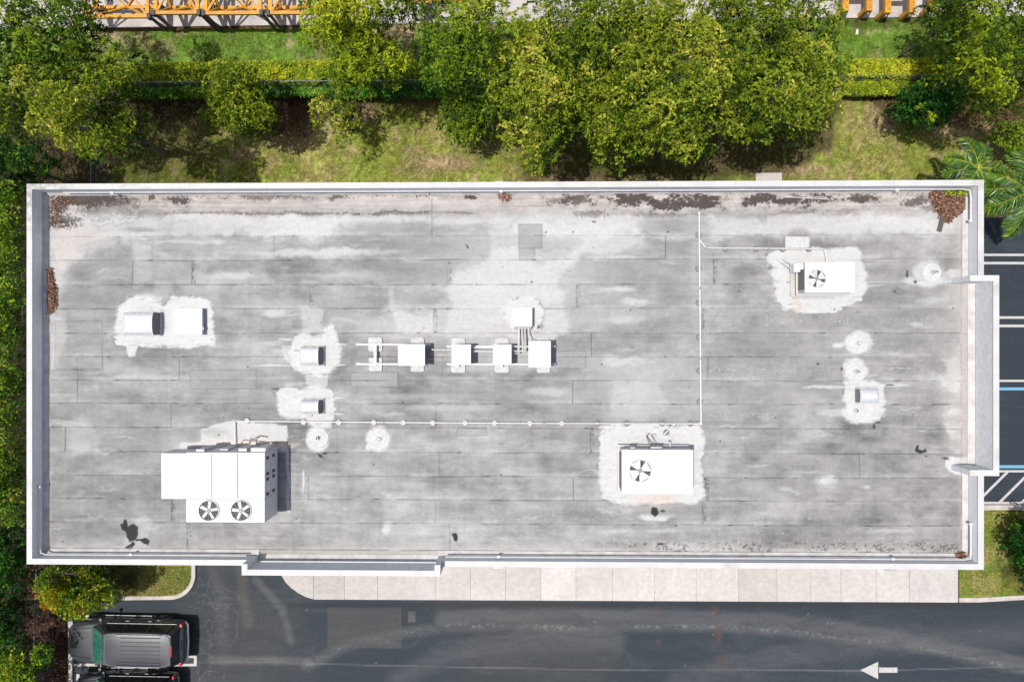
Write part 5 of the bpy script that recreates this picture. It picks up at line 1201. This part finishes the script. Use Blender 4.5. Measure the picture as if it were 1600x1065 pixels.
litter('loose dead leaves strewn along the foot of the north parapet', [(120,302),(1450,299),(1450,309),(900,306),(300,312),(120,325)], 260, ZR+.01, ZR+.03, .07, hi=.3)
# yellow-green weeds growing in the north-east corner
nW = 240; qx = rng.uniform(1478, 1511, nW); qy = rng.uniform(297, 305, nW); zz = ZR+.1+.2*rng.random(nW); X_, Y_ = Pn(qx, qy, zz)
D = rng.normal(0, 1, (nW, 3)); V = leaf_quads(np.stack([X_, Y_, zz], 1), D, np.full(nW, .13), np.full(nW, .05))
tag(fast_mesh('roof_weeds', V, np.arange(nW*4).reshape(-1, 4), PAL['yellow'], tint=rng.random(nW)), 'yellow-green weeds rooted in the north-east roof corner', 'weeds', kind='stuff')
# leaf litter on the ground under the trees
def glitter(polys, n):
    Vs = []; Ts = []
    for poly in polys:
        p = np.array(poly); m = n; xs_ = rng.uniform(p[:,0].min(), p[:,0].max(), m); ys_ = rng.uniform(p[:,1].min(), p[:,1].max(), m)
        k = inpoly(xs_, ys_, poly); xs_, ys_ = xs_[k], ys_[k]; X_, Y_ = Pn(xs_, ys_, .02); nn = len(X_)
        D = rng.normal(0, 1, (nn, 3)); D[:, 2] *= .15; U = rng.normal(0, .3, (nn, 3)); U[:, 2] += 1
        Vs.append(leaf_quads(np.stack([X_, Y_, .025+.02*rng.random(nn)], 1), D, .05+.05*rng.random(nn), .03+.02*rng.random(nn), U)); Ts.append((.14+rng.normal(0, .22, nn)).clip(0, 1))
    V = np.concatenate(Vs); return tag(fast_mesh('leaf_litter', V, np.arange(len(V)).reshape(-1, 4), M['litter'], tint=np.concatenate(Ts)), 'brown leaf litter strewn on the soil under the trees and hedges', 'leaf litter', kind='stuff')
glitter([[(0,150),(330,155),(200,215),(150,300),(0,320)],[(40,880),(106,880),(106,1065),(40,1065)],[(330,150),(560,150),(480,215),(380,210)],[(800,150),(1330,150),(1240,275),(820,275)],[(1350,150),(1600,140),(1600,210),(1400,190)],[(150,42),(480,37),(480,42),(150,48)]], 5200)
# grass tufts
n = 190000
qx = np.concatenate([rng.uniform(150, 1600, n), rng.uniform(150, 1600, n//2)]); qy = np.concatenate([rng.uniform(140, 284, n), rng.uniform(28, 100, n//2)])
X_, Y_ = Pn(qx, qy, .0); gn = fbm(X_, Y_, .8, seed=401); ok = (gn > .40) & (qy > yard_y(qx)+4)
X_, Y_, gn, qy = X_[ok], Y_[ok], gn[ok], qy[ok]; nn = len(X_)
tt = (.42+(fbm(X_, Y_, .45, seed=402)-.5)*1.3+rng.normal(0, .16, nn)-.2*(qy < 110)).clip(0, 1)
zb0 = np.zeros(nn)
for (a0, a1, b0, b1, m_) in [(170,300,884,931,9000),(1499,1640,800,930,16000)]:
    qx2 = rng.uniform(a0, a1, m_); qy2 = rng.uniform(b0, b1, m_); k = ~((qx2 > 262) & (np.hypot(qx2-264, (qy2-897)*1.1) > 35)) if a0 < 1000 else np.ones(m_, bool)
    x2, y2 = Pn(qx2[k], qy2[k], .1); X_ = np.concatenate([X_, x2]); Y_ = np.concatenate([Y_, y2]); zb0 = np.concatenate([zb0, np.full(len(x2), .1)]); tt = np.concatenate([tt, (.4+(fbm(x2, y2, .4, seed=404)-.5)*1.4+rng.normal(0, .2, len(x2))).clip(0, 1)])
nn = len(X_)
o = tri_blades(nn, X_, Y_, zb0, rng.uniform(.03, .075, nn), rng.uniform(.007, .016, nn), tt, 'grass', M['grass']); tag(o, 'short mixed green and straw coloured grass on the lawns', 'grass', kind='stuff')

# ------------------------------------------------------------------ fences
def fence(label, pts, z, spacing=2.4):
    a = P3(*pts[0], 0); o = thing('chain_link_fence', label, 'fence', a)
    w = [np.array(P3(x, y, z)) for x, y in pts]
    rl = MB(); wr = MB(); ps = []
    for p0, p1 in zip(w[:-1], w[1:]):
        rl.tube([p0, p1], .019, 8); L_ = np.linalg.norm(p1-p0); d = (p1-p0)/L_; k = int(L_/spacing)
        for i in range(k+1): ps.append(p0+d*min(L_, i*spacing))
        st_ = .14; m = int((L_+z)/st_)
        for i in range(m):
            for sg in (1, -1):
                s0 = i*st_-z if sg > 0 else i*st_; s1 = s0+z if sg > 0 else s0-z
                za, zb_ = .03, z-.03; q0, q1 = s0, s1
                if q0 < 0: za += (0-q0)/abs(s1-s0)*(z-.06); q0 = 0
                if q0 > L_: za += (q0-L_)/abs(s1-s0)*(z-.06); q0 = L_
                if q1 > L_: zb_ -= (q1-L_)/abs(s1-s0)*(z-.06); q1 = L_
                if q1 < 0: zb_ -= (0-q1)/abs(s1-s0)*(z-.06); q1 = 0
                if zb_-za < .05: continue
                A = p0+d*q0; B = p0+d*q1; A = (A[0], A[1], za); B = (B[0], B[1], zb_); wr.bar(A, B, .003, .003)
    rl.build('top_rail', M['fence'], o, smooth=True, local=a); wr.build('wire_mesh', M['fence'], o, local=a)
    for p in ps:
        b = MB(); b.tube([(p[0], p[1], 0), (p[0], p[1], z+.04)], .032, 8); b.build('post', M['fence'], o, local=a)
fence('long chain-link fence running between the hedges north of the building', [(205,128.5),(520,126.5),(1000,121),(1680,116)], 1.7)
fence('short chain-link fence by the south-west corner, beside the mulch strip', [(57,872),(54,960),(51,1065),(50,1150)], 1.5)
fence('short chain-link fence meeting the north-west corner of the building', [(142,225),(141.5,310)], 1.6)

# ------------------------------------------------------------------ yard things: crane mast sections and frames
def mast(label, xa, xb, ybot, ztop, zlow, seed):
    "lattice section lying on its side; south face seen from above"
    x0 = P(xa, ybot, ztop)[0]; x1 = P(xb, ybot, ztop)[0]; y0 = P(xa, ybot, ztop)[1]; y1 = y0+1.9; L = ((x0+x1)/2, (y0+y1)/2, .12)
    o = thing('crane_mast_section', label, 'crane section', L, group='yellow crane mast sections lying in the yard')
    w_ = .15; nb = max(1, round((x1-x0)/2.3)); xsn = np.linspace(x0+.1, x1-.1, nb+1)
    yi = y0+.85
    for (yy, zz) in ((yi, zlow), (y0, ztop-.08), (y1, ztop-.08)):
        b = MB(); b.bar((x0, yy, zz), (x1, yy, zz), w_, w_); b.build('chord', M['yellow'], o, bevel=.01, local=L)
    for (k, xx) in enumerate(xsn):
        b = MB(); b.bar((xx, y0+.075, ztop-.08), (xx, y1-.075, ztop-.08), .16, .11)
        b.bar((xx, yi-.04, zlow+.07), (xx, y0+.03, ztop-.14), .12, .11); b.bar((xx, yi+.04, zlow+.07), (xx, y1-.03, ztop-.14), .11, .11)
        b.build('frame_member', M['yellow'], o, local=L)
    b = MB()
    for k in range(nb):
        a, e = xsn[k]+.06, xsn[k+1]-.06; mid = (a+e)/2
        zz = ztop-.08; b.bar((a, y0+.08, zz), (mid, y1-.08, zz), .09, .07); b.bar((mid, y1-.08, zz-.002), (e, y0+.08, zz-.002), .09, .07)
        for ye in (y0, y1): b.bar((a, ye, ztop-.15), (mid, yi, zlow+.05), .08, .08); b.bar((mid, yi, zlow+.055), (e, ye, ztop-.15), .08, .08)
    b.build('diagonal_brace', M['yellow'], o, local=L)
    for xx in (x0+.02, x1-.02):
        for yy in (y0, y1):
            b = MB(); b.box(xx-.08, xx+.08, yy-.13, yy+.1, ztop-.24, ztop+.05); b.box(xx-.05, xx+.05, yy-.06, yy+.06, .12, ztop-.24); b.build('connector', M['black_metal'], o, bevel=.015, local=L)
        b = MB(); b.box(xx-.09, xx+.09, yi-.12, yi+.12, .12, zlow+.08); b.build('bearer', M['black_metal'], o, bevel=.01, local=L)
    return o
mast('westernmost yellow crane mast section, lying lower than the others', 128, 233, 25.5, 1.75, .62, 1)
mast('short yellow crane mast section between the westernmost and the longest', 239, 311, 19.5, 2.2, .62, 2)
mast('yellow crane mast section third from the west in the yard row', 317, 409, 20, 2.2, .62, 3)
mast('yellow crane mast section ending behind the yellow-green tree', 418, 505, 19.5, 2.2, .62, 4)
mast('yellow crane mast section glimpsed through the gap in the mid green tree', 640, 740, 2, 2.2, .62, 5)
def yframe(label, xa, xb, yb__, k):
    z = 1.25; x0 = P(xa, yb__, z)[0]; x1 = P(xb, yb__, z)[0]; y0 = P(xa, yb__, z)[1]; L = ((x0+x1)/2, y0+.6, .12)
    o = thing('steel_trestle', label, 'trestle', L, group='yellow steel trestles in the yard')
    for xx in (x0, x1):
        b = MB(); b.box(xx-.13, xx+.13, y0, y0+1.9, z-.22, z); b.add([(xx+.13, y0, z-.2), (xx+.32, y0+.12, z-.55), (xx+.32, y0+.24, z-.55), (xx+.13, y0+.12, z-.2)], [(0,1,2,3)])
        b.box(xx-.09, xx+.09, y0+.1, y0+.3, .12, z-.22); b.box(xx-.09, xx+.09, y0+1.5, y0+1.7, .12, z-.22); b.bar((xx+.1, y0+.05, z-.3), (xx+.42, y0+.30, .3), .07, .07); b.build('leg_beam', M['yellow'], o, bevel=.012, local=L)
        for t in (.15, .45): b = MB(); b.cyl((xx+.04, y0+t, z), .025, .012, 10); b.build('bolt', M['black_metal'], o, local=L)
    b = MB(); b.box(x0+.13, x1-.13, y0+.72, y0+.95, z-.2, z-.02); b.build('cross_beam', M['yellow'], o, bevel=.01, local=L)
    return o
yframe('yellow steel trestle nearest the wide canopy', 1322, 1359, 17, 0)
yframe('yellow steel trestle in the middle of the three', 1388, 1426, 20, 1)
yframe('yellow steel trestle partly under the north-east trees', 1458, 1498, 16, 2)
# AC slab on the north lawn
x0, x1, y0, y1 = corners(1181, 270, 1222, 300, .1); b = MB(); b.box(x0, x1, y0, y1, 0, .1); tag(b.build('concrete_slab', M['concrete'], bevel=.015), 'small rectangular concrete slab against the north wall below the canopy', 'slab')

# ------------------------------------------------------------------ vehicles (nose towards -x)
def suv(name, label, loc, rz, Ln, W, H, paint, rear_silver=True, wb=(.17,.755)):
    o = thing(name, label, 'car', loc, rz, 'cars parked in the south-west bays'); hw = W/2
    zs = .34; hood_z = H*.60; belt = H*.60
    # lofted lower body: stations along x, ring of half-width and heights
    S = [(0.0,.50,.50,.66,.68),(.010,.66,.42,.76,.80),(.035,.82,.36,.84,.92),(.09,.94,.34,.91,.98),(.18,.985,.34,.95,1.0),(.26,1.0,.34,.98,1.0),(.33,1.0,.34,1.0,1.02),(.55,1.0,.34,1.02,1.04),(.80,1.0,.34,1.02,1.05),(.93,.985,.36,1.0,1.05),(.972,.95,.40,.98,1.05),(.993,.86,.46,.90,1.0),(1.0,.74,.52,.80,.92)]
    vs = []; fs = []
    for (t, wf, zb0, sh, top) in S:
        x = -Ln/2+Ln*t; w_ = hw*wf; zt = belt*top
        prof = [(w_*.86, zb0), (w_*.98, zb0+.10), (w_, belt*.58), (w_*.985, belt*sh*.86), (w_*.93, belt*sh*.965), (w_*.80, zt*.985), (w_*.4, zt*1.0), (0, zt*1.008)]
        ring = [(x, -a, b_) for a, b_ in prof]+[(x, a, b_) for a, b_ in prof[-2::-1]]
        vs += ring
    m = len(ring)
    for i in range(len(S)-1):
        for k in range(m-1): fs.append((i*m+k, i*m+k+1, (i+1)*m+k+1, (i+1)*m+k))
        fs.append((i*m+m-1, i*m, (i+1)*m, (i+1)*m+m-1))
    fs.append(tuple(range(m-1, -1, -1))); fs.append(tuple((len(S)-1)*m+k for k in range(m)))
    b = MB(); b.add(vs, fs); body = b.build('body', paint, o, smooth=True)
    sub = body.modifiers.new('s', 'SUBSURF'); sub.levels = 1; sub.render_levels = 2
    # greenhouse: base and roof outlines
    tb = [(.232,.74),(.29,.90),(.50,.93),(.75,.93),(.955,.90),(.972,.80)]; tr = [(.395,.66),(.42,.71),(.56,.735),(.75,.735),(.925,.71),(.948,.64)]
    vs = []; 
    zb_, zr_ = belt*.99, H*.965
    for sgn in (1,):
        base_ = [(-Ln/2+Ln*t, -hw*w_, zb_) for t, w_ in tb]+[(-Ln/2+Ln*t, hw*w_, zb_) for t, w_ in tb[::-1]]
        roof_ = [(-Ln/2+Ln*t, -hw*w_, zr_) for t, w_ in tr]+[(-Ln/2+Ln*t, hw*w_, zr_) for t, w_ in tr[::-1]]
    n = len(base_); b = MB(); b.add(base_+roof_, [(i, (i+1)%n, n+(i+1)%n, n+i) for i in range(n)]+[tuple(range(n, 2*n))]); b.build('cabin', paint, o, bevel=.02)
    # roof skin, crowned
    vs = []; fs = []; nx, ny = 14, 9
    tt_ = np.linspace(.398, .948, nx); 
    for t in tt_:
        wi = np.interp(t, [.398,.43,.56,.75,.925,.948], [.68,.725,.745,.745,.72,.66])*hw
        for j in range(ny):
            s_ = -1+2*j/(ny-1); e = (t-.398)/(.948-.398); cr = .045*(1-abs(s_)**3)*(1-abs(2*e-1)**4)
            vs.append((-Ln/2+Ln*t, s_*wi, H*.962+cr))
    for i in range(nx-1):
        for j in range(ny-1): q = i*ny+j; fs.append((q, q+ny, q+ny+1, q+1))
    b = MB(); b.add(vs, fs); b.build('roof', paint, o, smooth=True)
    b = MB(); xa, xb = -Ln/2+Ln*.54, -Ln/2+Ln*.865
    for k in range(7):
        y_ = (-.72+1.44*k/6)*hw*.78; b.box(xa, xb, y_-.014, y_+.014, H*.985, H*.985+.026)
    b.build('roof_rib', M['paint_grey'] if paint is M['paint_grey'] else M['plastic'], o, bevel=.004)
    for s_ in (-1, 1):
        b = MB(); y_ = s_*hw*.70; b.tube([(xa-.25, y_, H*.965), (xa-.15, y_, H+.04), (xb+.0, y_, H+.045), (xb+.1, y_, H*.97)], .018, 6); b.build('roof_rail', M['plastic'] if paint is M['paint_black'] else M['grey_metal'], o, smooth=True)
    # glazing, a little proud of the cabin
    def lerp2(p, q, t): return tuple(a+(b_-a)*t for a, b_ in zip(p, q))
    def pane(name_, b0, b1, r0, r1, lo, hi, mt, ins=.04, outn=(0,0,0), par=o):
        A = lerp2(b0, r0, lo); B = lerp2(b1, r1, lo); C_ = lerp2(b1, r1, hi); D_ = lerp2(b0, r0, hi)
        c_ = [sum(v)/4 for v in zip(A, B, C_, D_)]
        q = []
        for p in (A, B, C_, D_): q.append(tuple(p[i]+(c_[i]-p[i])*ins+outn[i] for i in range(3)))
        nv = [tuple(p[i]-outn[i]*1.5 for i in range(3)) for p in q]
        bb = MB(); bb.add(q+nv, [(0,1,2,3),(4,7,6,5),(0,4,5,1),(1,5,6,2),(2,6,7,3),(3,7,4,0)]); return bb.build(name_, mt, par)
    X_ = lambda t: -Ln/2+Ln*t
    pane('windscreen', (X_(.236),-hw*.82,zb_), (X_(.236),hw*.82,zb_), (X_(.397),-hw*.67,zr_), (X_(.397),hw*.67,zr_), .03, .97, M['glass_green'], .03, (-.016,0,.012))
    pane('rear_window', (X_(.969),-hw*.80,zb_), (X_(.969),hw*.80,zb_), (X_(.946),-hw*.66,zr_), (X_(.946),hw*.66,zr_), .1, .93, M['glass_dark'], .03, (.016,0,.008))
    for s_ in (-1, 1):
        for (ta, tb_, ra, rb_) in [(.325,.515,.435,.525),(.530,.725,.54,.725),(.740,.94,.74,.905)]:
            pane('side_window', (X_(ta),s_*hw*.925,zb_), (X_(tb_),s_*hw*.925,zb_), (X_(ra),s_*hw*.735,zr_), (X_(rb_),s_*hw*.74,zr_), .08, .90, M['glass_dark'], .02, (0,s_*.022,.006))
        b = MB(); b.box(X_(.36), X_(.94), s_*hw*.955, s_*hw*.935, belt*1.005, belt*1.03); b.build('window_trim', M['chrome'], o)
        b = MB(); b.box(X_(.24), X_(.70), s_*hw*.97, s_*(hw*1.03), .30, .36); b.build('running_board', M['grey_metal'], o, bevel=.01)
        b = MB(); xm = X_(.315); b.lathe([(.0, -.10), (.075, -.08), (.085, .0), (.07, .09), (.0, .10)], (xm, s_*(hw+.12), belt*1.08), 12); b.bar((xm, s_*hw*.9, belt*1.04), (xm, s_*(hw+.1), belt*1.06), .05, .05); b.build('wing_mirror', paint, o, smooth=True)
        for t in (.50, .69):
            b = MB(); b.box(X_(t), X_(t)+.16, s_*hw*.985, s_*(hw*1.0+.012), belt*.86, belt*.89); b.build('door_handle', M['chrome'], o, bevel=.006)
        for t in (.375, .545, .735):
            b = MB(); b.box(X_(t)-.004, X_(t)+.004, s_*hw*.95, s_*(hw*1.0+.004), .45, belt*.93); b.build('door_gap', M['black_rubber'], o)
        b = MB(); b.box(X_(.962), X_(.984), s_*hw*.80, s_*hw*.955, belt*.66, belt*1.0); b.build('tail_light', M['red_lens'], o, bevel=.03)
        b = MB(); b.box(X_(.006), X_(.04), s_*hw*.58, s_*hw*.90, belt*.62, belt*.78); b.build('headlight', M['clear_lens'], o, bevel=.03)
        for t in wb:
            r = .385; c_ = (X_(t), s_*(hw-.14), r); b = MB(); n = 28; 
            prof = [(r*.62, -.12), (r*.93, -.125), (r, -.08), (r, .08), (r*.93, .125), (r*.62, .12)]
            vs = []; 
            for rr, yy in prof:
                for k in range(n): a = 2*math.pi*k/n; vs.append((c_[0]+rr*math.cos(a), c_[1]+yy, c_[2]+rr*math.sin(a)))
            mm = len(prof); b.add(vs, [(i*n+k, (i+1)*n+k, (i+1)*n+(k+1)%n, i*n+(k+1)%n) for i in range(mm) for k in range(n) if i < mm-1]+[tuple(range(n)), tuple((mm-1)*n+k for k in range(n-1, -1, -1))])
            wh_ = bpy.data.objects.new('wheel', None); link(wh_, o)
            b.build('tyre', M['black_rubber'], wh_, smooth=True)
            b = MB(); 
            for k in range(6):
                a = 2*math.pi*k/6; yo = c_[1]+s_*.128; b.bar((c_[0]+.05*math.cos(a), yo, c_[2]+.05*math.sin(a)), (c_[0]+r*.60*math.cos(a), yo, c_[2]+r*.60*math.sin(a)), .03, .07)
            b.tube([(c_[0]+r*.61*math.cos(t_), c_[1]+s_*.125, c_[2]+r*.61*math.sin(t_)) for t_ in np.linspace(0, 2*math.pi, 29)], .018, 6, cap=False)
            b.tube([(c_[0], c_[1]+s_*.11, c_[2]), (c_[0], c_[1]+s_*.145, c_[2])], .07, 14); b.build('rim', M['alloy'], wh_)
            # arch lip
            b = MB(); b.tube([(c_[0]+(r+.085)*math.cos(t_), s_*(hw-.005), c_[2]+(r+.085)*math.sin(t_)) for t_ in np.linspace(-.15, math.pi+.15, 18)], .04, 6); b.build('wheel_arch', paint, o, smooth=True)
            b = MB(); vs = [(c_[0]+(r+.07)*math.cos(t_), s_*(hw+.004), c_[2]+(r+.07)*math.sin(t_)) for t_ in np.linspace(-.3, math.pi+.3, 18)]; b.add(vs+[(v[0], v[1]-s_*.02, v[2]) for v in vs], [tuple(range(18))]); b.build('arch_recess', M['black_rubber'], o)
    b = MB(); b.tube([(X_(1.0)-.12, -hw*.93, .74), (X_(1.0)+.0, -hw*.80, .74), (X_(1.0)+.035, 0, .74), (X_(1.0)+.0, hw*.80, .74), (X_(1.0)-.12, hw*.93, .74)], .055, 8)
    b.build('rear_bumper', M['chrome'] if rear_silver else M['plastic'], o, smooth=True)
    b = MB(); b.box(X_(.9505), X_(.9505)+.05, -hw*.24, hw*.24, H*.955, H*.985); b.build('brake_light', M['red_lens'], o, bevel=.01)
    b = MB(); b.box(X_(.0)+.02, X_(.03), -hw*.5, hw*.5, belt*.55, belt*.74); b.build('grille', M['plastic'], o, bevel=.01)
    for (ya_, yb_w) in ((-.3,.30),(.25,.72)): b = MB(); b.bar((X_(.258), hw*ya_, belt*1.06), (X_(.285), hw*yb_w, belt*1.15), .02, .02); b.build('wiper', M['plastic'], o)
    b = MB(); b.box(X_(.235), X_(.262), -hw*.78, hw*.78, belt*1.03, belt*1.05); b.build('cowl', M['plastic'], o)
    for s_ in (-1, 1): b = MB(); b.bar((X_(.05), s_*hw*.60, belt*.985), (X_(.235), s_*hw*.72, belt*1.035), .03, .02); b.build('bonnet_crease', paint, o)
    return o
# wheels on the ground at px y 957 (near side)
cxa = P(108.5, 1000, .75)[0]; cxb = P(293, 1000, .74)[0]; Lc = cxb-cxa; nside = P(200, 955.5, .35)[1]
suv('parked_car', 'dark grey large estate vehicle with ribbed roof parked under the almond tree', ((cxa+cxb)/2, nside-1.17, 0), R(-.6), Lc, 1.98, 1.92, M['paint_grey'])
cxa2 = P(119, 1060, .75)[0]; n2_ = P(200, 1043.5, .36)[1]
suv('parked_car', 'glossy black vehicle cut off by the bottom edge, next to the dark grey one', (cxa2+2.35, n2_-.95, 0), R(-.4), 4.7, 1.88, 1.74, M['paint_black'], False, wb=(.185,.765))
# white litter scrap on the north-east lawn
b = MB(); q = P(1339, 50, .05); b.add([(q[0]-.06,q[1]-.12,.05),(q[0]+.05,q[1]-.12,.06),(q[0]+.07,q[1]+.12,.05),(q[0]-.05,q[1]+.10,.09)], [(0,1,2,3)]); b.add([(q[0]-.06,q[1]-.12,.045),(q[0]+.05,q[1]-.12,.055),(q[0]+.07,q[1]+.12,.045),(q[0]-.05,q[1]+.10,.085)], [(3,2,1,0)])
tag(b.build('paper_scrap', M['white_pvc']), 'small white paper scrap on the grass by the yellow trestles', 'litter')
print('OBJECTS', len(bpy.data.objects))
